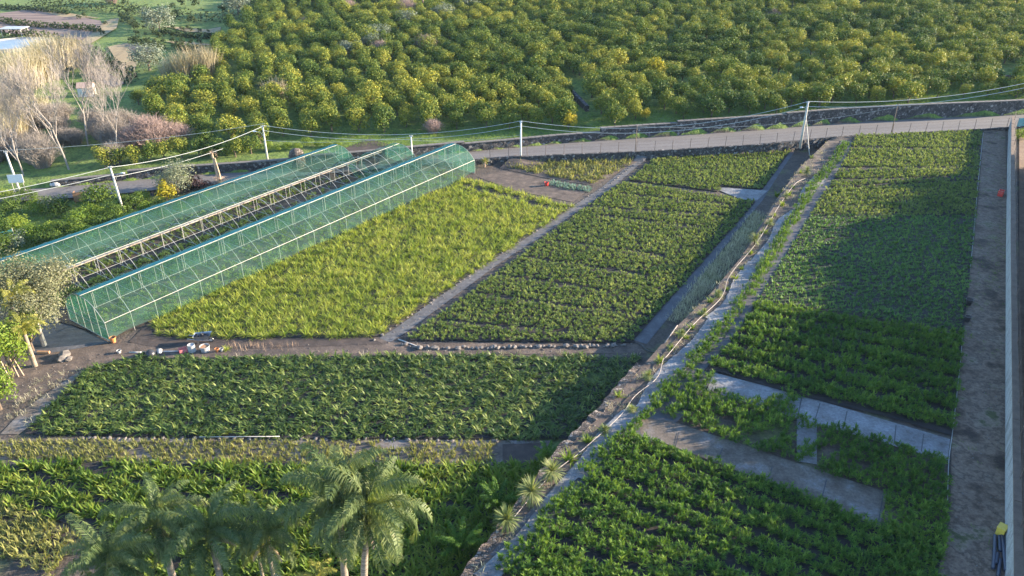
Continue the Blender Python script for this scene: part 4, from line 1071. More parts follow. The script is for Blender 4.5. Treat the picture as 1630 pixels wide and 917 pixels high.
# giant reeds
def reed(seed, rx, h, n):
    q = random.Random(seed); b = MB()
    for i in range(n):
        a = q.uniform(0, 6.283); rr = rx * math.sqrt(q.random()); hh = h * q.uniform(.6, 1.05) * (1 - .2 * (rr / rx) ** 2)
        e = R(q.uniform(72, 90))
        b.blade((math.cos(a) * rr, math.sin(a) * rr, 0), q.uniform(0, 6.283) if q.random() < .5 else a, hh, .09, e, e - R(q.uniform(5, 30)), 3, .9)
        for k in range(4):
            t = q.uniform(.3, .95); b.blade((math.cos(a) * rr, math.sin(a) * rr, hh * t * .95), q.uniform(0, 6.283), q.uniform(.5, 1.0), .07, R(55), R(-20), 2, .5)
    return b.mesh('reed_clump', 'L_reed')
RC = [reed(400 + i, 3.2, 6.6, 330) for i in range(3)]
reed_px = [(8, 146, 1.0), (38, 140, 1.05), (66, 128, 1.0), (90, 112, 1.1), (112, 106, 1.05), (72, 100, .9), (18, 124, .9), (46, 120, .9), (-6, 176, 1.0), (24, 178, .8), (6, 200, .9), (40, 205, .7), (60, 188, .7), (20, 225, .7), (-4, 232, .8)]
for i, (px, py, s) in enumerate(reed_px):
    x, y, z = g(px, py)
    tag(put('reed_clump', RC[i % 3], None, (x, y, z), rnd.uniform(0, 6.28), s), 'tall straw coloured reed clump in the big stand at the upper left', 'reeds', 'straw coloured reeds at the upper left')
for i, (px, py, s, lb) in enumerate([(300, 124, .85, 'straw coloured reeds on the left of the pair by the orchard corner'), (325, 120, .95, 'straw coloured reeds on the right of the pair by the orchard corner'), (441, 160, .62, 'single pale reed clump standing inside the citrus orchard'), (274, 124, .6, 'short pale reeds next to the ploughed plot')]):
    x, y, z = g(px, py); tag(put('reed_clump', RC[i % 3], None, (x, y, z), rnd.uniform(0, 6.28), s), lb, 'reeds')

# hedges on the far terraces
def hedge(pts, w, h, label, seed):
    q = random.Random(seed); b = MB(); P = [g(*p) for p in pts]
    for (x0, y0, z0), (x1, y1, z1) in zip(P[:-1], P[1:]):
        l = math.hypot(x1 - x0, y1 - y0)
        for i in range(int(l * 26)):
            t = q.random(); ww = w * q.uniform(-.5, .5); hh = h * (1 - abs(ww / w)) * q.uniform(.1, 1.25)
            b.quad((x0 + (x1 - x0) * t + q.gauss(0, .4), y0 + (y1 - y0) * t + ww, z0 + (z1 - z0) * t + hh), (q.gauss(0, .6), q.gauss(-.3, .6), 1), q.uniform(.4, .8), q.uniform(0, 6.28), .7)
    tag(b.build('hedge', 'L_hedge'), label, 'hedge')
hedge([(48, 10), (100, 14), (200, 20), (250, 28), (310, 34), (378, 34)], 4.0, 2.6, 'long dark hedge bank crossing the top of the terraced fields', 1)
hedge([(130, 88), (160, 98), (185, 116), (215, 132)], 4.0, 2.4, 'dark bank of shrubs below the ploughed plot', 2)
hedge([(205, 67), (235, 72), (262, 80)], 2.2, 1.5, 'short dark hedge above the ploughed plot', 3)
hedge([(282, 76), (300, 84), (325, 88)], 2.2, 1.5, 'short dark hedge near the orchard corner', 4)
hedge([(0, 36), (60, 44), (110, 46), (160, 52)], 2.0, 1.3, 'low dark hedge along the ploughed field terraces', 5)
hedge([(255, 52), (300, 60), (345, 62)], 1.6, 1.1, 'low hedge line through the green terraces', 6)
hedge([(0, 14), (60, 18), (112, 24)], 1.6, 1.2, 'low hedge at the top left corner of the fields', 7)
hedge([(195, 28), (212, 40), (220, 46)], 2.0, 1.3, 'short dark hedge beside the field track', 8)
hedge([(0, 60), (40, 58), (70, 62), (95, 68)], 2.0, 1.6, 'dark hedge behind the white rimmed pond', 9)
VB = crown_mesh(170, 1.0, 1.2, .25, 160, .3, 'L_hedge', lobes=5, name='field_bush')
for i in range(34):
    k = i % 4; t = (i // 4) / 8
    px, py = (218 + 115 * t + rnd.uniform(-2, 2), (46, 56, 66, 74)[k] + 6 * t + rnd.uniform(-1, 1))
    x, y, z = g(px, py); tag(put('field_bush', VB, None, (x, y, z), rnd.uniform(0, 6.28), rnd.uniform(.5, .9)), 'small round bush in the rows on the far green terraces', 'bush', 'bushes in rows on the far green terraces')
for i in range(46):
    px, py = rnd.uniform(110, 350), rnd.uniform(14, 150)
    if px > 230 and py > 120 or 125 < px < 250 and 62 < py < 118: continue
    x, y, z = g(px, py); tag(put('scrub_bush', VB, None, (x, y, z), rnd.uniform(0, 6.28), rnd.uniform(.5, 1.3)), 'dark scrub bush scattered over the stepped fields at the upper left', 'bush', 'scrub on the stepped fields')
for i, (px, py, s, lb) in enumerate([(198, 9, 2.2, 'dark round tree at the top edge left of the far green field'), (310, 12, 2.6, 'large dark tree on the top edge by the orchard corner'), (290, 10, 1.4, 'small dark tree left of the large dark one on the top edge'), (356, 22, 1.6, 'dark green tree just left of the orchard top corner')]):
    x, y, z = g(px, py); tag(put('dark_tree', VB, None, (x, y, z), 0, s), lb, 'tree')

# ------------------------------------------------------------------ bushes between the road and the left tunnel
BUSH = [crown_mesh(500 + i, 1.5, 1.7, .25, 1300, .17, 'L_bush', lobes=8, name='bush') for i in range(2)]
BUSHL = [crown_mesh(510 + i, 1.5, 1.7, .25, 1300, .17, 'L_bushlight', lobes=8, name='bush') for i in range(2)]
BUSHP = crown_mesh(520, 1.4, 1.1, .15, 520, .26, 'L_purple', lobes=7, name='bush')
BUSHO = crown_mesh(521, 1.5, 1.5, .2, 1300, .17, 'L_grey', lobes=8, name='bush')
bl = [(20, 345, 1.2, 0), (60, 340, 1.1, 1), (10, 320, .9, 1), (45, 322, .9, 0), (80, 335, 1.0, 2), (95, 345, 1.2, 0), (30, 368, 1.1, 1), (5, 380, 1.2, 0), (165, 335, 1.7, 0), (185, 352, 1.2, 0), (150, 352, 1.1, 1), (210, 335, 1.1, 0), (225, 325, .9, 1), (235, 340, .9, 1),
      (200, 365, 1.1, 1), (170, 372, 1.2, 0), (130, 366, 1.3, 1), (110, 380, 1.2, 0), (140, 385, 1.2, 1), (85, 378, 1.1, 1), (60, 385, 1.2, 1), (75, 395, 1.0, 0), (100, 398, 1.0, 0), (30, 395, 1.0, 2), (215, 355, .9, 1), (250, 335, .8, 0), (255, 345, .8, 0), (285, 335, .6, 1), (300, 328, .6, 0), (12, 402, 1.1, 0), (330, 315, .5, 1)]
for px, py, s, k in bl:
    x, y, z = g(px, py)
    me = (BUSH[rnd.randrange(2)], BUSHL[rnd.randrange(2)], BUSHO)[k]
    nm, lb, gp = (('dark_bush', 'dark green rounded bush in the planting between road and left tunnel', 'dark bushes between road and left tunnel'), ('light_bush', 'light green leafy bush in the planting between road and left tunnel', 'light bushes between road and left tunnel'), ('grey_bush', 'grey green bush in the planting left of the tunnels', 'grey bushes left of the tunnels'))[k]
    tag(put(nm, me, None, (x, y, z), rnd.uniform(0, 6.28), s), lb, 'bush', gp)
for px, py, s, lb in [(308, 300, 1.1, 'dark purple heap of shrubs left of the dead palm'), (328, 302, .8, 'small dark purple shrub at the foot of the dead palm')]:
    x, y, z = g(px, py); tag(put('purple_shrub', BUSHP, None, (x, y, z), 0, s), lb, 'shrub')
for i in range(14):
    px = 330 + i * 16; py = 246 - i * 1.2 + rnd.uniform(-4, 4)
    x, y, z = g(px, py); z = Tz(x, y)
    if y > yF(x) + 1: tag(put('bank_bush', BUSHL[i % 2], None, (x, y, z), rnd.uniform(0, 6), rnd.uniform(.4, .7)), 'low light green bush on the bank behind the stone wall by the tunnels', 'bush', 'low bushes on the bank behind the wall')
# hedge of citrus left, behind the wall
for i, (px, py) in enumerate([(215, 262), (240, 258), (262, 254), (290, 252), (318, 250), (345, 250), (375, 250), (400, 245), (168, 268), (190, 264)]):
    x, y, z = g(px, py); tree('roadside_citrus', 'citrus tree in the row right behind the low stone wall at the left', 'citrus tree', x, y, z, CT, CC[i % 5], .75, None, 'citrus trees behind the low stone wall')

# dead palm
x, y, z = g(349, 292)
r = thing('dead_palm', 'dead brown palm with two bare trunks and a straw skirt', 'palm', (x, y, z))
b = MB(); b.tube([(0, 0, 0), (-.15, 0, 2), (-.2, 0, 4.0)], [.16, .12, .1], 7); b.build('trunk', 'dead_straw', r)
b = MB(); b.tube([(.3, 0, 0), (.2, 0, 1.6), (0, 0, 3.4)], [.14, .11, .08], 7); b.build('trunk', 'dead_straw', r)
b = MB()
for i in range(90):
    b.blade((rnd.uniform(-.4, .5), rnd.uniform(-.4, .4), rnd.uniform(.2, .9)), rnd.uniform(0, 6.28), rnd.uniform(.6, 1.3), .06, R(40), R(-70), 2)
b.build('straw_skirt', 'dead_straw', r)
b = MB()
for i in range(60): b.blade((-.2, 0, 4.0), rnd.uniform(0, 6.28), rnd.uniform(.4, 1.0), .03, R(rnd.uniform(-40, 80)), R(rnd.uniform(-80, 20)), 2)
b.build('dead_fronds', 'dead_straw', r)
# small yellow palm at the tunnel's far corner
x, y = g0(772, 266); r = thing('yellow_palm', 'small straw yellow palm at the far corner of the right tunnel', 'palm', (x, y, 0))
b = MB(); b.tube([(0, 0, 0), (0, 0, .9)], .1, 6); b.build('trunk', 'dead_straw', r)
b = MB()
for i in range(70): b.blade((0, 0, .9), rnd.uniform(0, 6.28), rnd.uniform(.5, 1.1), .09, R(rnd.uniform(-10, 85)), R(rnd.uniform(-70, 20)), 2)
b.build('crown', 'L_palmyellow', r)

# ------------------------------------------------------------------ palms and cordylines
def frond_mesh(seed, L, droop, mat='L_palm', leaflets=44, ll=.62, e0=50, name='frond'):
    q = random.Random(seed); b = MB(); P = []; p = Vector((0, 0, 0)); k = 12
    for i in range(k + 1):
        P.append(p.copy()); e = R(e0 - droop * (i / k) ** 1.25); p = p + Vector((math.cos(e), 0, math.sin(e))) * L / k
    b.tube(P, [.035 * (1 - i / (k + 1)) + .006 for i in range(k + 1)], 4, cap=False)
    for i in range(leaflets):
        t = .1 + .9 * i / leaflets; j = min(k - 1, int(t * k)); pp = P[j].lerp(P[j + 1], t * k - j); d = (P[j + 1] - P[j]).normalized()
        for s in (-1, 1):
            l = ll * (math.sin(math.pi * (t * .86 + .1)) ** .6) * q.uniform(.85, 1.1)
            side = Vector((0, s, 0)); v1 = (d * .55 + side * .75 + Vector((0, 0, q.uniform(-.7, .5)))).normalized(); v2 = (d * .35 + side * .3 + Vector((0, 0, -.9 + q.uniform(-.25, .25)))).normalized()
            a = pp; m_ = a + v1 * l * .5; e_ = m_ + v2 * l * .6; w = d * .022
            b.add([a - w, a + w, m_ - w * 1.2, m_ + w * 1.2, e_ - w * .2, e_ + w * .2], [(0, 1, 3, 2), (2, 3, 5, 4)])
    return b.mesh(name, mat)
FR = [frond_mesh(600 + i, 4.0, 100 + 17 * i, leaflets=80, ll=.75, e0=78 - 15 * i) for i in range(6)]
FRY = [frond_mesh(620 + i, 2.2, 90 + 15 * i, 'L_palmyellow', 34, .5, 62 - 10 * i) for i in range(3)]
FDEAD = frond_mesh(650, 2.6, 60, 'dead_straw', 40, .45, -20)
def palm(px, py, h, label, n=20, sc=1.0, fr=FR, lean=(0, 0), r0=.17, group=None, seed=0, name='palm_tree', shaft=True):
    q = random.Random(seed); x, y = at(px, py, h); x -= lean[0]; y -= lean[1]
    zb = Tz(x, y)
    r = thing(name, label, 'palm', (x, y, zb), 0, group)
    H = h - zb
    b = MB(); pts = [(lean[0] * (t ** 1.6), lean[1] * (t ** 1.6), -.2 + (H + .2) * t) for t in [i / 10 for i in range(11)]]
    b.tube(pts, [r0 * (1.25 - .35 * i / 10) * (1 + .06 * (i % 2)) for i in range(11)], 10); b.build('trunk', 'palm_bark', r, smooth=True)
    if shaft:
        b = MB(); b.tube([(lean[0], lean[1], H - .1), (lean[0], lean[1], H + .3), (lean[0], lean[1], H + .8)], [r0 * 1.1, r0 * 1.25, r0 * .3], 8); b.build('crown_shaft', 'L_palmyellow', r, smooth=True)
    for i in range(n):
        t = i / n; k = min(len(fr) - 1, int(t * len(fr)))
        o = put('frond', fr[k], r, (lean[0], lean[1], H + .55 - .5 * t), 2.39996 * i + q.uniform(-.2, .2), sc * q.uniform(.85, 1.1))
        o.rotation_euler[0] = q.uniform(-.25, .25); o.rotation_euler[1] = q.uniform(-.12, .12)
    if fr is FR:
        for i in range(4): put('dead_frond', FDEAD, r, (lean[0], lean[1], H + .05), 1.57 * i + q.uniform(-.6, .6), sc * q.uniform(.6, .9))
    return r
palm(586, 822, 6.6, 'tall feathery palm with the bigger grey trunk in the centre foreground', 30, 1.0, seed=1, lean=(.7, .2))
palm(540, 806, 6.6, 'tall feathery palm just left of the central foreground palm', 28, .95, seed=2, lean=(.2, .2))
palm(336, 860, 5.0, 'feathery palm left of the foreground pair, above its grey brown trunk', 26, .85, seed=3)
palm(252, 838, 5.2, 'tall drooping palm rising over the rows at the lower left', 20, .8, seed=4)
palm(178, 900, 5.0, 'leftmost foreground palm at the bottom edge of the strap leaved rows', 24, .8, seed=5)
palm(425, 866, 4.2, 'feathery palm with a thin brown trunk between the larger foreground palms', 18, .72, seed=6, r0=.1)
palm(412, 888, 2.2, 'small yellow palm beside the thin trunk at the bottom edge', 10, .6, FRY, seed=7, r0=.08, name='small_palm')
palm(505, 930, 1.6, 'short light green palm shrub at the bottom edge by the two trunks', 14, .6, FRY, seed=8, r0=.1, name='small_palm')
# left edge trees
SC = [crown_mesh(700 + i, 3.3, 4.6, 2.4, 6500, .19, 'L_silver', lobes=22, fill=.75) for i in range(2)]
ST = trunk_mesh(9, 3.0, .22, 6, 2.2, top=5.2, mat='white_bark')
def left_tree(px, py, zc, s, lb, tk, cr, nm):
    x, y = at(px, py, zc); tree(nm, lb, 'tree', x, y, 0, tk, cr, s)
left_tree(62, 428, 5.4, .95, 'big silvery beige tree overlapping the front of the left tunnel', ST, SC[0], 'silver_tree')
left_tree(2, 440, 5.4, 1.0, 'silvery beige tree cut by the left edge of the picture', ST, SC[1], 'silver_tree')
left_tree(52, 492, 3.6, .85, 'smaller silvery tree hanging over the dark yard below the big one', ST, SC[1], 'silver_tree')
LT = crown_mesh(720, 1.7, 3.4, .9, 2200, .2, 'L_bushlight', lobes=14, fill=.6)
for px, py, s_, lb in [(40, 520, 1.0, 'yellow green leafy tree beside the dark yard at the left'), (6, 560, 1.2, 'yellow green leafy tree with propped stem by the left edge'), (-15, 610, 1.0, 'yellow green tree half outside the left edge')]:
    left_tree(px, py, 2.4, s_, lb, CT, LT, 'yellow_tree')
palm(22, 478, 4.6, 'yellow green arching palm in the trees at the left edge', 16, .9, FRY, seed=9)
palm(38, 530, 3.2, 'smaller yellow palm under the silvery trees', 14, .9, FRY, seed=10)
for i, (px, py) in enumerate([(36, 562), (42, 560), (48, 556), (30, 600), (38, 598), (15, 615), (20, 612)]):
    x, y = g0(px, py); b = MB(); b.tube([(0, 0, 0), (-.5 - .2 * (i % 3), .3, 2.0)], .045, 5)
    tag(b.build('wooden_stake', 'dead_straw', None, (x, y, 0)), 'thin pale stake propping the trees at the left edge', 'stake', 'stakes propping the left edge trees')

def m_cordy(seed, n, L):
    q = random.Random(seed); b = MB()
    for i in range(n):
        e = R(q.uniform(-45, 88)); b.blade((0, 0, 0), q.uniform(0, 6.283), L * q.uniform(.8, 1.1), .055, e, e - R(q.uniform(5, 40)), 3, .7)
    return b.mesh('crown', 'L_cordy')
CO = [m_cordy(800 + i, 170, 1.0) for i in range(2)]
ctk = MB(); ctk.tube([(0, 0, -.1), (0, 0, .9)], [.1, .07], 7); ctk = ctk.mesh('trunk', 'bark')
cl = [(806, 845, 1.0, 'round spiky plant nearest the bottom edge beside the plastic sheet'), (846, 802, 1.1, 'largest round spiky plant on the terrace edge, middle of three'), (878, 766, .95, 'round spiky plant at the upper end of the three big ones'),
      (1200, 392, .85, 'spiky round plant halfway up the terrace edge'), (1283, 281, .8, 'spiky plant near the road end of the terrace edge'),
      (1031, 606, .5, 'small spiky plant beside the hose bend at the terrace corner'), (1005, 658, .42, 'small spiky plant left of the hose below the bend'), (1084, 538, .5, 'small spiky plant beside the pinkish pipe on the terrace slope'), (1120, 503, .45, 'small spiky plant on the slope above the pinkish pipe'),
      (1143, 474, .5, 'small spiky plant by the hose next to the crumpled plastic'), (1226, 360, .55, 'small spiky plant below the road end of the terrace edge'), (1250, 318, .5, 'small spiky plant by the upper end of the hose'), (962, 690, .45, 'small spiky plant on the soil just above the terrace wall')]
for px, py, s, lb in cl:
    x, y = gt(px, py); r = thing('cordyline', lb, 'spiky plant', (x, y, ZT), rnd.uniform(0, 6), None, s); put('trunk', ctk, r); put('crown', CO[rnd.randrange(2)], r, (0, 0, .9))
EP = [m_tuft(820 + i, 'L_bushlight', 'edge_plant', 34, (.5, .95), (.06, .1), (25, 85), (20, 80), 3, .15) for i in range(2)]
edge = [(960, 690, .9), (935, 705, 1.0), (1068, 556, .8), (1092, 540, .7), (1170, 445, .9), (1195, 405, .8), (1218, 372, .9), (1232, 345, .8), (1256, 312, 1.0), (1274, 276, .9), (1292, 252, .8), (905, 735, 1.3), (878, 722, 1.4), (1005, 655, .8), (1030, 603, .9), (1050, 577, 1.0), (1082, 535, .8), (1100, 525, .9), (1118, 502, .9), (1130, 482, .9), (1142, 472, .9), (1157, 462, .6), (1225, 358, 1.0), (1245, 328, 1.0), (1262, 300, .8), (1250, 290, 1.2), (1240, 292, 1.2), (1010, 655, .6), (985, 632, .8), (1180, 430, .7), (1212, 372, .6)]
for i, (px, py, s) in enumerate(edge):
    x, y = gt(px, py)
    tag(put('edge_plant', EP[i % 2], None, (x, y, Tz(x, y)), rnd.uniform(0, 6), s), 'light green tufted plant standing along the terrace edge by the hose', 'plant', 'tufted plants along the terrace edge')
CF = [frond_mesh(840 + i, 2.0, 60, 'L_palmlet', 34, .4, 75 - 12 * i) for i in range(3)]
for px, py, s, lb in [(792, 812, 1.0, 'feathery young palm in the shaded rows left of the spiky plants'), (736, 880, 1.0, 'lower feathery young palm in the shaded rows near the bottom edge'), (872, 735, .7, 'small feathery palm at the dark soil corner')]:
    x, y = g0(px, py); r = thing('young_palm', lb, 'palm', (x, y, 0), rnd.uniform(0, 6), None, s)
    b = MB(); b.tube([(0, 0, -.1), (0, 0, .35)], [.14, .1], 7); b.build('trunk', 'palm_bark', r)
    for i in range(10): put('frond', CF[i % 3], r, (0, 0, .3), 2.4 * i)

# ------------------------------------------------------------------ poles, lamps, cables
def height_for(x, y, py_top):
    bb = (458.5 - py_top) / FPX; p = R(PITCH)
    dy = math.cos(p) + bb * math.sin(p); dz = -math.sin(p) + bb * math.cos(p)
    return CAM_H + dz * (y / dy)
TOPS = {}
def pole(key, base, top_y, label, mat='concrete_pole', r=(.16, .1), lean=(0, 0), lamp=None, arms=True, brace=None, name='utility_pole'):
    x, y, z = base; h = height_for(x, y, top_y) - z
    rr = thing(name, label, 'pole', (x, y, z))
    b = MB(); b.tube([(0, 0, -.5), (lean[0] * .5, lean[1] * .5, h * .5), (lean[0], lean[1], h)], [r[0], (r[0] + r[1]) / 2, r[1]], 8); b.build('shaft', mat, rr, smooth=True)
    if arms:
        b = MB(); b.tube([(lean[0] - .25, lean[1], h - .15), (lean[0] + .25, lean[1], h - .15)], .03, 5)
        for s in (-.2, .2): b.lathe([(0, 0), (.05, .02), (.06, .1), (.03, .16), (0, .17)], 6, (lean[0] + s, lean[1], h - .13))
        b.build('insulators', 'white_plastic', rr)
    if lamp:
        b = MB(); s = lamp; b.tube([(0, 0, h - 1.6), (s * .35, -.1, h - .9), (s * .9, -.2, h - .72)], .035, 5); a = b.build('lamp_arm', 'galv', rr)
        b = MB(); b.lathe([(0, -.1), (.13, -.06), (.17, .02), (.1, .1), (0, .12)], 10); o = b.build('lamp_head', 'white_paint', a, (s * 1.1, -.22, h - .72), True); o.scale = (1.7, .9, .8)
    if brace:
        b = MB(); b.tube([(lean[0] * .7, lean[1] * .7, h * .7), brace], .06, 5); b.build('brace', mat, rr)
    TOPS[key] = Vector((x + lean[0], y + lean[1], z + h - .1))
    return rr
pole(1, g(31, 303), 241, 'concrete utility pole beside the white board at the left edge', lean=(-.25, 0))
pole(2, (*g0(198, 341), 0), 265, 'concrete utility pole with a lamp standing among the bushes by the left tunnel', lean=(-.3, 0), lamp=1)
x, y = on_road(426, 264); pole(3, (x, y + .4, float(road_z(x))), 200, 'concrete utility pole with a lamp at the wall behind the left tunnel', lamp=-1)
x, y = on_road(657, 262); pole(4, (x, y, float(road_z(x))), 216, 'slim white utility pole behind the far end of the middle tunnel', 'white_paint', (.1, .07))
x, y = on_road(829, 249); pole(5, (x, y, float(road_z(x))), 193, 'white utility pole at the road edge behind the weedy plot', 'white_paint', (.13, .1))
x, y = on_road(1011, 242); pole(6, (x, y, float(road_z(x))), 200, 'thin wooden pole leaning in front of the black stone wall', 'wood_pole', (.06, .045), arms=False)
x, y = on_road(1274, 230); pole(7, (x, y - .1, float(road_z(x))), 162, 'big concrete lamp pole at the road edge above the terrace strip', r=(.19, .14), lamp=-.8, brace=(.9, -1.6, -1.0))
x, y = on_road(1418, 215); pole(8, (x, y, float(road_z(x))), 166, 'thin wooden pole on the right part of the road edge', 'wood_pole', (.07, .05))
x, y, z = g(904, 18); pole(9, (x, y, z), -18, 'grey utility pole rising from the top of the orchard', r=(.2, .14))
x, y, z = g(674, 22); pole(10, (x, y, z), -2, 'dark wooden pole at the top of the orchard beside pinkish trees', 'wood_pole', (.25, .2))
def cable(a, b_, sag, label, r=.03):
    a, b_ = Vector(a), Vector(b_); P = [a.lerp(b_, i / 24) - Vector((0, 0, sag * 4 * (i / 24) * (1 - i / 24))) for i in range(25)]
    m = MB(); m.tube([p - a for p in P], r, 5); tag(m.build('overhead_cable', 'cable', None, a), label, 'cable')
up = Vector((0, 0, .15)); lo = Vector((0, 0, -.55))
RP = TOPS[8] + Vector((32, 6, 4.5)); LP = TOPS[2] + Vector((-30, -22, 1.2))
for off, tx in ((up, 'upper'), (lo, 'lower')):
    cable(TOPS[7] + off, RP + off, 1.9, tx + ' cable running right from the big concrete lamp pole', .034)
    cable(TOPS[5] + off, TOPS[7] + off, 2.2, tx + ' cable between the white road pole and the big concrete lamp pole', .03)
    cable(TOPS[3] + off, TOPS[5] + off, 1.6, tx + ' cable between the left lamp pole and the white road pole', .028)
cable(TOPS[2], TOPS[3], .8, 'pale cable over the olive tree between the two lamp poles', .03)
cable(TOPS[2] + Vector((0, 0, -1.2)), TOPS[3] + Vector((-5, -2, -2.4)), .3, 'lower pale cable passing in front of the olive tree', .024)
cable(LP, TOPS[2], 1.0, 'upper pale cable leaving the left lamp pole to the left edge', .028)
cable(LP + lo * 1.6, TOPS[2] + lo * 1.6, .8, 'lower pale cable leaving the left lamp pole to the left edge', .026)
cable(TOPS[1] + Vector((-20, -1, .3)), TOPS[3] + Vector((0, 1, .1)), 1.3, 'thin teal cable in front of the bare white trees', .022)
cable(TOPS[4], TOPS[3] + Vector((0, 0, -1.9)), .5, 'thin low cable along the wall behind the tunnels', .016)
cable(TOPS[4] + lo, TOPS[5] + Vector((0, 0, -1.8)), .4, 'thin low cable between the slim white pole and the road pole', .016)
cable(TOPS[6], TOPS[8] + Vector((0, 0, -.3)), 1.2, 'thin cable sagging between the two wooden poles', .016)
# white board
x, y, z = g(31, 300)
r = thing('white_board', 'blank white board on two thin legs beside the left utility pole', 'sign', (x + .2, y - .5, z), .15)
b = MB(); b.box((0, 0, 1.55), (1.75, .06, 1.05)); b.build('panel', 'white_paint', r)
for s in (-.6, .7): b = MB(); b.tube([(s, .06, -.1), (s, .06, 2.0)], .04, 5); b.build('leg', 'galv', r)

# ------------------------------------------------------------------ hut, pond, canopy, far odds
x, y, z = g(140, 152)
r = thing('small_hut', 'small white hut with a pinkish tiled roof among the bare trees', 'hut', (x, y, z), R(12), None, .75)
def gable(b, w, l, h, hr):
    b.add([(-l / 2, -w / 2, 0), (l / 2, -w / 2, 0), (l / 2, w / 2, 0), (-l / 2, w / 2, 0), (-l / 2, -w / 2, h), (l / 2, -w / 2, h), (l / 2, w / 2, h), (-l / 2, w / 2, h), (-l / 2, 0, hr), (l / 2, 0, hr)],
          [(0, 1, 5, 4), (2, 3, 7, 6), (1, 2, 6, 9, 5), (3, 0, 4, 8, 7), (0, 3, 2, 1)])
b = MB(); gable(b, 2.6, 3.2, 2.0, 2.9); b.build('wall', 'white_paint', r)
b = MB()
for s in (-1, 1): b.box((0, s * .72, 2.50), (3.5, 1.75, .1), 0, -s * math.atan2(.9, 1.3))
b.build('roof', 'tile', r)
b = MB(); b.box((1.605, -.2, .9), (.04, .8, 1.8)); b.build('door', 'wood_pole', r)
x, y, z = g(24, 74)
r = thing('pond', 'round white rimmed water basin at the upper left edge', 'water basin', (x, y, z))
b = MB(); b.lathe([(7.0, -.2), (7.0, .7), (6.6, .75), (6.6, .3)], 40); b.build('rim', 'roof_grey', r)
b = MB(); b.lathe([(6.6, .45), (.01, .45)], 40); b.build('water', 'pond', r)
x, y, z = g(22, 60)
r = thing('canopy', 'small flat roofed canopy behind the round water basin', 'canopy', (x, y + 1, z - .6))
for sx in (-2.2, 2.2):
    for sy in (-1.4, 1.4): b = MB(); b.tube([(sx, sy, -.3), (sx, sy, 2.5)], .08, 5); b.build('post', 'galv', r)
b = MB(); b.box((0, 0, 2.56), (5.2, 3.4, .12)); b.build('roof', 'white_plastic', r)
for i, (px, py, w) in enumerate([(1386, 100, 9), (1572, 128, 10), (1362, 94, 6)]):
    x, y, z = g(px, py)
    wall_run([(x - w / 2, y, z - .3, z + .9), (x + w / 2, y - .5, z - .3, z + .9)], .6, 'lava', 'dry_stone_wall', ['short dark dry stone wall between orchard trees at the right', 'dark dry stone wall under the flat crowned tree near the right edge', 'short dark dry stone wall left of its neighbour in the orchard'][i], 'wall', seed=20 + i)
wall_run([(*g(905, 150)[:2], g(905, 150)[2] - .3, g(905, 150)[2] + 1.0), (*g(932, 178)[:2], g(932, 178)[2] - .3, g(932, 178)[2] + .9)], .6, 'lava', 'dry_stone_wall', 'dark dry stone wall down the green gap in the orchard', 'wall', seed=25)
x, y, z = g(476, 258)
b = MB(); b.lathe([(1.1, -.2), (1.05, 1.2), (.85, 1.75), (.45, 2.05), (0, 2.12)], 16); tag(b.build('stone_kiln', 'rubble', None, (x, y - .8, z), True), 'round stone mound in front of the wall behind the left tunnel', 'stone mound')

# roadside odds at the left
x, y, z = g(88, 296); r = thing('covered_load', 'small white covered heap at the road edge by the left trees', 'heap', (x, y, z))
b = MB(); b.lathe([(.9, 0), (.85, .3), (.5, .6), (0, .7)], 10); o = b.build('cover', 'white_plastic', r); o.scale = (.75, .4, .7)
x, y, z = g(133, 322); r = thing('wooden_crate', 'rust brown wooden crate standing by the road left of the bushes', 'crate', (x, y, z), .3)
b = MB(); b.box((0, 0, .75), (1.9, .08, 1.2)); b.build('panel', 'rust_board', r)
b = MB(); b.box((-.93, .5, .7), (.08, 1.0, 1.1)); b.build('side_panel', 'rust_board', r)
for s in (-.85, .85): b = MB(); b.box((s, -.02, .3), (.1, .12, .7)); b.build('leg', 'rust_board', r)
for i, (px, py, s) in enumerate([(146, 318, 1.0), (154, 312, 1.15)]):
    x, y, z = g(px, py); b = MB(); b.lathe([(.45, 0), (.5, .3), (.42, .75), (.2, .95), (0, 1.0)], 10)
    o = b.build('white_sack', 'white_plastic', None, (x, y, z), True); o.scale = (s, s, s * 1.1); tag(o, ['white sack beside the rust brown crate', 'larger white sack behind the smaller one by the crate'][i], 'sack')
# green net fence at left edge and by the road on the right
x, y = g0(0, 398); r = thing('net_fence', 'short green net fence at the left edge by the silvery tree', 'fence', (x, y, 0))
p = Vector((*g0(24, 380), 0)) - Vector((x, y, 0)); b = MB()
b.add([(-4, -2.8, .05), tuple(p + Vector((0, 0, .05))), tuple(p + Vector((0, 0, 1.2))), (-4, -2.8, 1.2)], [(0, 1, 2, 3)]); b.build('net', 'net_dense', r)
b = MB(); b.tube([(0, .03, 0), (0, .03, 1.3)], .03, 5); b.tube([tuple(p + Vector((0, .03, 0))), tuple(p + Vector((0, .03, 1.3)))], .03, 5); b.build('post', 'galv', r)
x, y = at(1618, 203, 2.0); r = thing('net_fence', 'green net fence beyond the end of the boundary wall at the upper right', 'fence', (x, y, 1.9))
b = MB(); b.add([(0, 0, 0), (9, 1.2, 0), (9, 1.2, 1.5), (0, 0, 1.5)], [(0, 1, 2, 3)]); b.build('net', 'net_dense', r)
b = MB()
for k in range(4): b.tube([(k * 3, k * .4 + .04, -.4), (k * 3, k * .4 + .04, 1.6)], .03, 5)
b.build('post', 'galv', r)
x, y = at(1624, 222, ZT); tag(put('wall_bush', BUSHL[0], None, (x, y, ZT), 0, .9), 'light green bush behind the boundary wall at the upper right', 'bush')
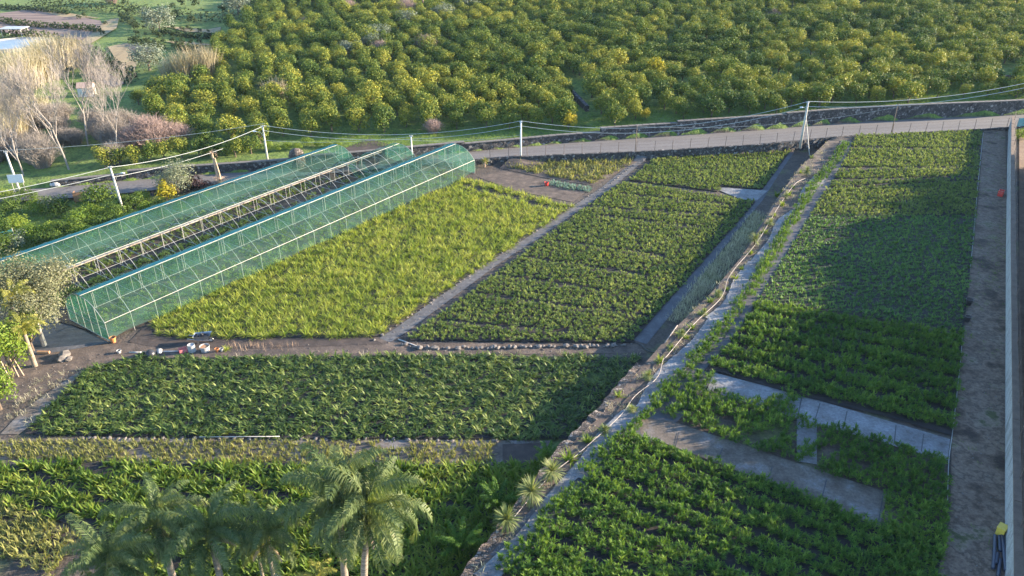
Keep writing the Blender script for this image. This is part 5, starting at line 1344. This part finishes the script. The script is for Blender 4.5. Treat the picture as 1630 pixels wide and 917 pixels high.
# white film tunnel beyond the wall
a0, a1 = Vector((*at(1634, 500, ZT), ZT)), Vector((*at(1632, 290, ZT), ZT))
d = (a1 - a0); L_ = d.length; dn = d.normalized(); pn = Vector((dn.y, -dn.x, 0))
r = thing('film_tunnel', 'white film tunnel just beyond the boundary wall at the right edge', 'film tunnel', a0)
rows = [[dn * (L_ * i / 14) + pn * (3.5 - 3.5 * math.cos(math.pi * k / 12)) + Vector((0, 0, 3.0 * math.sin(math.pi * k / 12) ** .8 + (.05 if i % 2 else 0))) for k in range(13)] for i in range(15)]
net_strip(rows).build('film', 'poly_white', r, smooth=True)
for i in range(0, 15, 2): b = MB(); b.tube([p + Vector((0, 0, .06)) for p in rows[i]], .03, 4); b.build('hoop', 'galv', r)

# ------------------------------------------------------------------ yard odds and ends
def rock_mesh(seed):
    q = random.Random(seed); bm = bmesh.new(); bmesh.ops.create_icosphere(bm, subdivisions=1, radius=.55)
    for v in bm.verts: v.co *= q.uniform(.66, 1.15); v.co.z *= .7
    me = bpy.data.meshes.new('rock'); bm.to_mesh(me); bm.free(); me.materials.append(M['rock']); return me
RK = [rock_mesh(i) for i in range(5)]
def rocks(pts, sp, sc, label, group):
    P = poly0(pts); i = 0
    for (x0, y0), (x1, y1) in zip(P[:-1], P[1:]):
        n = max(1, int(math.hypot(x1 - x0, y1 - y0) / sp))
        for k in range(n):
            t = (k + rnd.uniform(-.3, .3)) / n; s = rnd.uniform(*sc)
            o = put('rock', RK[rnd.randrange(5)], None, (x0 + (x1 - x0) * t + rnd.gauss(0, .06), y0 + (y1 - y0) * t + rnd.gauss(0, .06), s * .2), rnd.uniform(0, 6.28), (s * rnd.uniform(.8, 1.3), s * rnd.uniform(.7, 1.1), s))
            tag(o, label, 'rock', group)
rocks([(640, 549), (665, 555), (760, 555), (860, 553), (960, 552), (1010, 549)], 0.36, (.18, .6), 'pale rough rock in the edging along the front of the middle bed', 'rocks edging the middle bed')
rocks([(130, 699), (300, 700), (500, 701), (700, 702), (885, 705)], .5, (.2, .42), 'small pale rock in the edging below the long front bed', 'rocks edging the front bed')
rocks([(600, 540), (640, 513), (690, 478), (750, 437), (830, 383), (912, 328), (960, 300), (1010, 262)], .7, (.15, .36), 'small rock along the left edge of the gravel path', 'rocks along the gravel path')
rocks([(905, 706), (935, 684)], .5, (.35, .5), 'pale rock at the corner of the terrace wall and front bed', 'rocks at the terrace corner')
for i, (px, py, s) in enumerate([(103, 567, 1.1), (98, 574, .9), (110, 574, .7)]):
    x, y = g0(px, py); tag(put('rock', RK[i], None, (x, y, .15), i, s), ['tallest boulder in the heap on the dirt yard at the left', 'middle boulder of the heap on the dirt yard', 'smallest boulder of the heap on the dirt yard'][i], 'rock')
def tubes(name, mat, pts, r, label, cat, f=g0, z=.06, n=6):
    P = [Vector((*f(*p), 0)) for p in pts]; zz = [Tz(p.x, p.y) + z for p in P]
    b = MB(); b.tube([Vector((p.x, p.y, q)) - Vector((P[0].x, P[0].y, zz[0])) for p, q in zip(P, zz)], r, n); return tag(b.build(name, mat, None, (P[0].x, P[0].y, zz[0]), True), label, cat)
def smooth_px(pts, n=6):
    out = []
    for i in range(len(pts) - 1):
        p0 = pts[max(i - 1, 0)]; p1 = pts[i]; p2 = pts[i + 1]; p3 = pts[min(i + 2, len(pts) - 1)]
        for k in range(n):
            t = k / n; out.append(tuple(.5 * (2 * p1[j] + (p2[j] - p0[j]) * t + (2 * p0[j] - 5 * p1[j] + 4 * p2[j] - p3[j]) * t * t + (3 * p1[j] - p0[j] - 3 * p2[j] + p3[j]) * t ** 3) for j in (0, 1)))
    return out + [pts[-1]]
tubes('irrigation_hose', 'hose', smooth_px([(800, 850), (868, 770), (905, 738), (920, 727), (985, 668), (1010, 635), (1045, 606), (1055, 577), (1062, 570), (1104, 520), (1142, 484), (1153, 466), (1157, 450), (1170, 430), (1205, 388), (1240, 330), (1265, 296), (1282, 287)]), .03, 'long pale irrigation hose winding along the terrace edge', 'hose', gt, .25)
tubes('pink_cane', 'hose', [(1058, 548), (1078, 520)], .05, 'short pinkish pipe leaning on the terrace slope above the ditch', 'pipe', gt, .12)
tubes('white_pipe', 'white_plastic', [(634, 541), (664, 552)], .05, 'short white pipe at the corner of the middle bed', 'pipe')
tubes('white_pipe', 'white_plastic', [(206, 562), (226, 562)], .07, 'short white pipe left of the buckets in the yard', 'pipe')
tubes('white_pipe', 'white_plastic', [(246, 561), (292, 560)], .07, 'long white pipe lying beside the pink crate', 'pipe')
tubes('white_pipe', 'white_plastic', [(318, 701), (446, 700)], .03, 'long white pipe along the lower edge of the front bed', 'pipe', z=.3)
tubes('black_hose', 'black_plastic', smooth_px([(955, 548), (985, 546), (1005, 545), (1020, 550), (1032, 560), (1050, 562)]), .04, 'thin black hose on the ground at the ditch corner', 'hose')
tubes('bed_hose', 'white_plastic', smooth_px([(1565, 212), (1556, 300), (1545, 420), (1534, 480), (1530, 560), (1517, 680), (1510, 735), (1508, 800)]), .025, 'thin pale hose along the right edge of the terrace beds', 'hose', gt, .05)
def litter(name, poly, z, sp, sc, label, keep=.6):
    X, Y = grid(poly, sp, 0, .48, keep=keep); n = len(X); s_ = nr.uniform(0, 1, n) ** 3 * (sc[1] - sc[0]) + sc[0]
    rot = nr.uniform(0, 6.28, (n, 3)); P = np.stack([X, Y, np.full(n, z + .03)], 1)
    stuff(name, P, rot, np.stack([s_, s_, s_ * .7], 1), nr.integers(0, 2, n), [(FIRST_ROCKS[0],), (FIRST_ROCKS[1],)], label, 'stones')
FIRST_ROCKS = [o for o in COL.objects if o.name.startswith('rock')][:2]
TRK = polyt([(1480, 930), (1512, 830), (1515, 700), (1533, 540), (1540, 470), (1556, 330), (1566, 208), (1600, 206), (1600, 930)])
litter('track_stones', TRK, ZT, .42, (.04, .2), 'scattered stones and clods on the dirt track by the boundary wall')
litter('yard_stones', poly0([(60, 575), (190, 560), (600, 545), (1010, 554), (1030, 560), (640, 564), (190, 572), (110, 600), (40, 640), (0, 640)]), 0, .4, (.04, .18), 'scattered stones on the dirt yard between the beds')
litter('path_stones', ribbon(poly0(DP), 1.6), 0, .4, (.05, .2), 'loose stones on the gravel path')
litter('terrace_stones', polyt(te_px[1:] + [(1306, 285), (1250, 360), (1178, 462), (1102, 560), (1022, 652), (917, 760), (812, 880)]), ZT, .36, (.05, .24), 'loose stones on the terrace edge soil')
X, Y = grid(TRK, .55, 0, .48, keep=.22)
k_ = np.sin(X * .9 + 1) * np.sin(Y * .45) > -.1
grass_stuff('grass', 'track_grass', X[k_], Y[k_], 'mass of sparse weeds over the dirt track', sc=(.25, .6))
X, Y = grid(polyt(te_px[1:] + [(1306, 285), (1250, 360), (1178, 462), (1102, 560), (1022, 652), (917, 760), (812, 880)]), .5, 0, .48, keep=.35)
grass_stuff('dry', 'edge_weeds', X, Y, 'mass of dry weeds on the terrace edge', sc=(.3, .7))
X, Y = grid(poly0([(0, 650), (60, 600), (180, 575), (620, 560), (1010, 560), (1020, 566), (190, 574), (30, 690)]), .5, 0, .48, keep=.4)
grass_stuff('dry', 'yard_weeds', X, Y, 'mass of dry weeds along the back of the front bed', sc=(.3, .8))
X, Y = grid(polyg([(-30, 350), (90, 322), (200, 318), (330, 300), (330, 325), (100, 400), (-30, 420)]), .6, 0, .48)
grass_stuff('grass', 'left_grass', X, Y, 'mass of grass between the bushes left of the tunnels', sc=(.7, 1.3))
# plastic pipes, boxes and crates on the track
def corr_pipe(pts, r, label):
    P = [Vector((*gt(*p), 0)) for p in pts]; Q = []; L = []
    n = 60
    for i in range(n + 1):
        t = i / n * (len(P) - 1); j = min(len(P) - 2, int(t)); p = P[j].lerp(P[j + 1], t - j); Q.append(Vector((p.x, p.y, ZT + r + .03))); L.append(r * (1 + .09 * (i % 2)))
    b = MB(); b.tube([q - Q[0] for q in Q], L, 10); tag(b.build('corrugated_pipe', 'blue_black', None, Q[0], True), label, 'pipe')
corr_pipe([(1583, 855), (1582, 885), (1580, 908)], .10, 'leftmost black corrugated pipe lying below the yellow box')
corr_pipe([(1590, 856), (1591, 880)], .10, 'short black corrugated pipe right under the yellow box')
corr_pipe([(1594, 853), (1597, 880), (1600, 912)], .11, 'rightmost black corrugated pipe against the pale wall')
corr_pipe([(1587, 884), (1585, 900)], .11, 'short black pipe end lying between the longer ones')
corr_pipe([(1591, 893), (1588, 920)], .10, 'black corrugated pipe running out of the bottom edge')
def crate(x, y, z, s, mat, name, label, rz=0.2):
    r = thing(name, label, 'crate', (x, y, z), rz)
    for i, (cx, cy, w, l) in enumerate([(-.5, 0, .05, 1), (.5, 0, .05, 1), (0, -.475, .95, .05), (0, .475, .95, .05)]):
        b = MB()
        for k in range(3): b.box((cx * s[0], cy * s[1], s[2] * (.18 + .3 * k)), (w * s[0], l * s[1], s[2] * .22))
        for e in (-.46, .46): b.box(((cx if w < .1 else e) * s[0] * 1.01, (e if w < .1 else cy) * s[1] * 1.01, s[2] * .47), (.07 * s[0], .07 * s[1], s[2] * .94))
        b.build('side', mat, r)
    b = MB(); b.box((0, 0, .02), (s[0] * .94, s[1] * .94, .04)); b.build('base', mat, r); return r
x, y = gt(1592, 312); crate(x, y, ZT + .03, (.75, .55, .75), 'red_plastic', 'red_crate', 'red plastic crate on the dirt track by the boundary wall', .9)
x, y = g0(292, 561); crate(x, y, .03, (.6, .45, .4), 'pink_plastic', 'pink_crate', 'pink red crate among the buckets on the dirt yard', .6)
x, y = gt(1592, 850); r = thing('yellow_box', 'yellow lidded box by the wall above the black pipes', 'box', (x, y, ZT + .02), .75)
b = MB(); b.box((0, 0, .26), (.55, .42, .5)); b.build('body', 'yellow_plastic', r); b = MB(); b.box((0, 0, .545), (.6, .47, .06)); b.build('lid', 'yellow_plastic', r)
def bucket(px, py, mat, name, label, r1=.2, r2=.26, h=.4, f=g0, z=.02, tip=0, fill='dark_soil', cat='bucket'):
    x, y = f(px, py); zz = Tz(x, y) + z
    r = thing(name, label, cat, (x, y, zz)); r.rotation_euler = (tip, 0, .3)
    b = MB(); b.lathe([(0, 0), (r1, 0), (r2, h), (r2 + .025, h), (r2 + .025, h - .05)], 16); b.lathe([(r2 - .015, h), (r2 - .03, h - .07)], 16); b.build('body', mat, r, smooth=False)
    b = MB(); b.lathe([(r2 - .03, h - .07), (.001, h - .06)], 16); b.build('soil', fill, r)
bucket(306, 559, 'white_plastic', 'white_bucket', 'big white bucket between the pink crate and the soil filled tub', .34, .28, .62, fill='white_plastic')
bucket(327, 559, 'white_plastic', 'white_tub', 'white tub full of brown soil right of the big bucket', .34, .4, .5, fill='rust_board', cat='tub')
bucket(346, 560, 'terracotta', 'terracotta_pot', 'small terracotta pot right of the white tub', .12, .17, .3, cat='pot')
bucket(353, 559, 'white_plastic', 'white_pot', 'small pale pot at the right end of the buckets', .12, .16, .25, cat='pot')
bucket(181, 545, 'terracotta', 'orange_pot', 'orange pot at the front corner of the right netted tunnel', .18, .26, .5, cat='pot')
bucket(870, 296, 'red_plastic', 'red_bucket', 'small red bucket beside the blue grey rosettes', .2, .28, .5)
bucket(190, 562, 'white_plastic', 'white_bag_pot', 'small white pot at the left end of the yard clutter', .14, .18, .25, cat='pot')
bucket(230, 563, 'white_plastic', 'tipped_pot', 'white tipped pot beside the black bag in the yard', .16, .22, .4, tip=1.2, cat='pot')
bucket(254, 564, 'white_plastic', 'tipped_pot', 'white pot lying just right of the black bag in the yard', .16, .22, .4, tip=-1.1, cat='pot')
bucket(1541, 486, 'black_plastic', 'black_pot', 'tall black pot on the track beside the dotted bed', .2, .3, .6, gt, cat='pot')
bucket(1539, 512, 'black_plastic', 'black_pot', 'lower black pot beside the terrace bed edge', .18, .26, .5, gt, cat='pot')
x, y = g0(240, 567); b = MB(); b.lathe([(.4, 0), (.46, .25), (.3, .5), (0, .58)], 9); tag(b.build('black_bag', 'black_plastic', None, (x, y, 0), True), 'crumpled black bag between the white pots in the yard', 'bag')
x, y = g0(70, 563); b = MB(); b.tube([(-.5, 0, .14), (.5, 0, .14)], [.15, .12], 8); tag(b.build('log', 'rust_board', None, (x, y, 0)), 'short reddish log on the dirt yard at the left', 'log')
# wheelbarrow
x, y = g0(325, 545)
r = thing('wheelbarrow', 'steel wheelbarrow loaded with pots in front of the yellow green bed', 'wheelbarrow', (x, y, 0), .1)
b = MB(); b.add([(-.75, -.42, .78), (.7, -.42, .86), (.7, .42, .86), (-.75, .42, .78), (-.45, -.26, .42), (.35, -.26, .42), (.35, .26, .42), (-.45, .26, .42)],
    [(0, 1, 5, 4), (1, 2, 6, 5), (2, 3, 7, 6), (3, 0, 4, 7), (4, 5, 6, 7)]); b.build('tray', 'steel', r)
w = MB(); w.lathe([(.14, -.05), (.21, -.04), (.23, 0), (.21, .04), (.14, .05)], 18); o = w.build('wheel', 'black_plastic', r, (.62, 0, .23)); o.rotation_euler = (R(90), 0, 0)
w = MB(); w.lathe([(0, -.04), (.14, -.03), (.14, .03), (0, .04)], 14); q_ = w.build('rim', 'white_plastic', o)
for s in (-.28, .28):
    b = MB(); b.tube([(.62, s * .3, .23), (-.4, s, .42), (-1.25, s * 1.15, .62)], .025, 6); b.build('handle', 'steel', r)
    b = MB(); b.tube([(-.35, s, .42), (-.45, s, .02)], .022, 5); b.build('leg', 'steel', r)
for i, (dx, dy, h) in enumerate([(-.2, .05, .5), (.15, -.05, .52), (-.45, 0, .52)]):
    b = MB(); b.lathe([(0, 0), (.12, 0), (.17, .32), (.15, .32), (.12, .25), (0, .25)], 12)
    o = b.build('black_pot', 'black_plastic', None, (x + dx, y + dy, h)); o.rotation_euler = (.4 * i - .3, .5 - .4 * i, 0)
    tag(o, ['middle black pot lying in the wheelbarrow', 'black pot near the wheel end of the barrow tray', 'black pot near the handles of the barrow tray'][i], 'pot')
# lone spiky plant by the buckets, dead sticks
x, y = g0(361, 558); tag(put('spiky_plant', MESH['spiky'][1], None, (x, y, 0), 0, .9), 'lone small spiky plant right of the buckets on the yard', 'plant')
STK = m_tuft(880, 'dead_straw', 'dry_stalks', 9, (.4, .7), (.02, .03), (75, 89), (0, 10), 1, .3)
for i in range(26):
    x, y = g0(366 + i * 4.2, 553 + rnd.uniform(-4, 4)); tag(put('dry_stalks', STK, None, (x, y, 0), rnd.uniform(0, 6), rnd.uniform(.7, 1.1)), 'bunch of thin dry stalks in the dark soil in front of the yellow green bed', 'stalks', 'dry stalks in front of the yellow green bed')
# house ridge at the bottom edge
x, y = at(441, 914, 2.6)
r = thing('garden_shed', 'small grey shed gable roof peeping in at the bottom edge among the palms', 'shed', (x, y - 2.2, 0), R(90))
b = MB(); gable(b, 1.9, 4.0, 1.7, 2.45); b.build('wall', 'white_paint', r)
b = MB()
for s in (-1, 1): b.box((0, s * .52, 2.2), (4.4, 1.4, .09), 0, -s * math.atan2(.75, .95))
b.build('roof', 'roof_grey', r)

# ------------------------------------------------------------------ windbreak beyond the boundary wall, which shades the terrace
WC = [crown_mesh(900 + i, 3.2, 6.6, .5, 2600, .6, 'L_bush', lobes=16, fill=.8) for i in range(2)]
WT = trunk_mesh(11, 2.0, .25, 6, 1.6, top=4.5)
for i in range(44):
    y = 14 + i * 2.3
    x = 29 + .548 * (y - 32) + 5.2 + rnd.uniform(-.4, .8) + (3.5 if 60 < y < 92 else 0)
    if y > 98: continue
    s = np.interp(y, [14, 34, 44, 54, 62, 70, 78, 88, 94, 98], [.9, .95, .95, 1.05, 1.1, 1.15, 1.1, .95, .8, .6]) * rnd.uniform(.86, 1.14)
    tree('windbreak_tree', 'dense leafy tree in the windbreak beyond the boundary wall', 'tree', x, y, ZT, WT, WC[rnd.randrange(2)], float(s), None, 'windbreak trees beyond the wall')
# air between the camera and the far hillside
b = MB(); b.box((0, 160, 24), (1900, 1000, 52)); hz = b.build('haze', None)
hm, nt, pb, o_ = newmat('haze'); nt.nodes.remove(pb)
v = nt.nodes.new('ShaderNodeVolumePrincipled'); v.inputs['Density'].default_value = 0.00007; v.inputs['Color'].default_value = (.62, .8, 1, 1)
nt.links.new(v.outputs[0], o_.inputs['Volume']); hz.data.materials.append(hm); hz['kind'] = 'stuff'; hz['label'] = 'thin bluish evening haze over the whole valley'; hz['category'] = 'haze'
print('COUNTS', cnt)
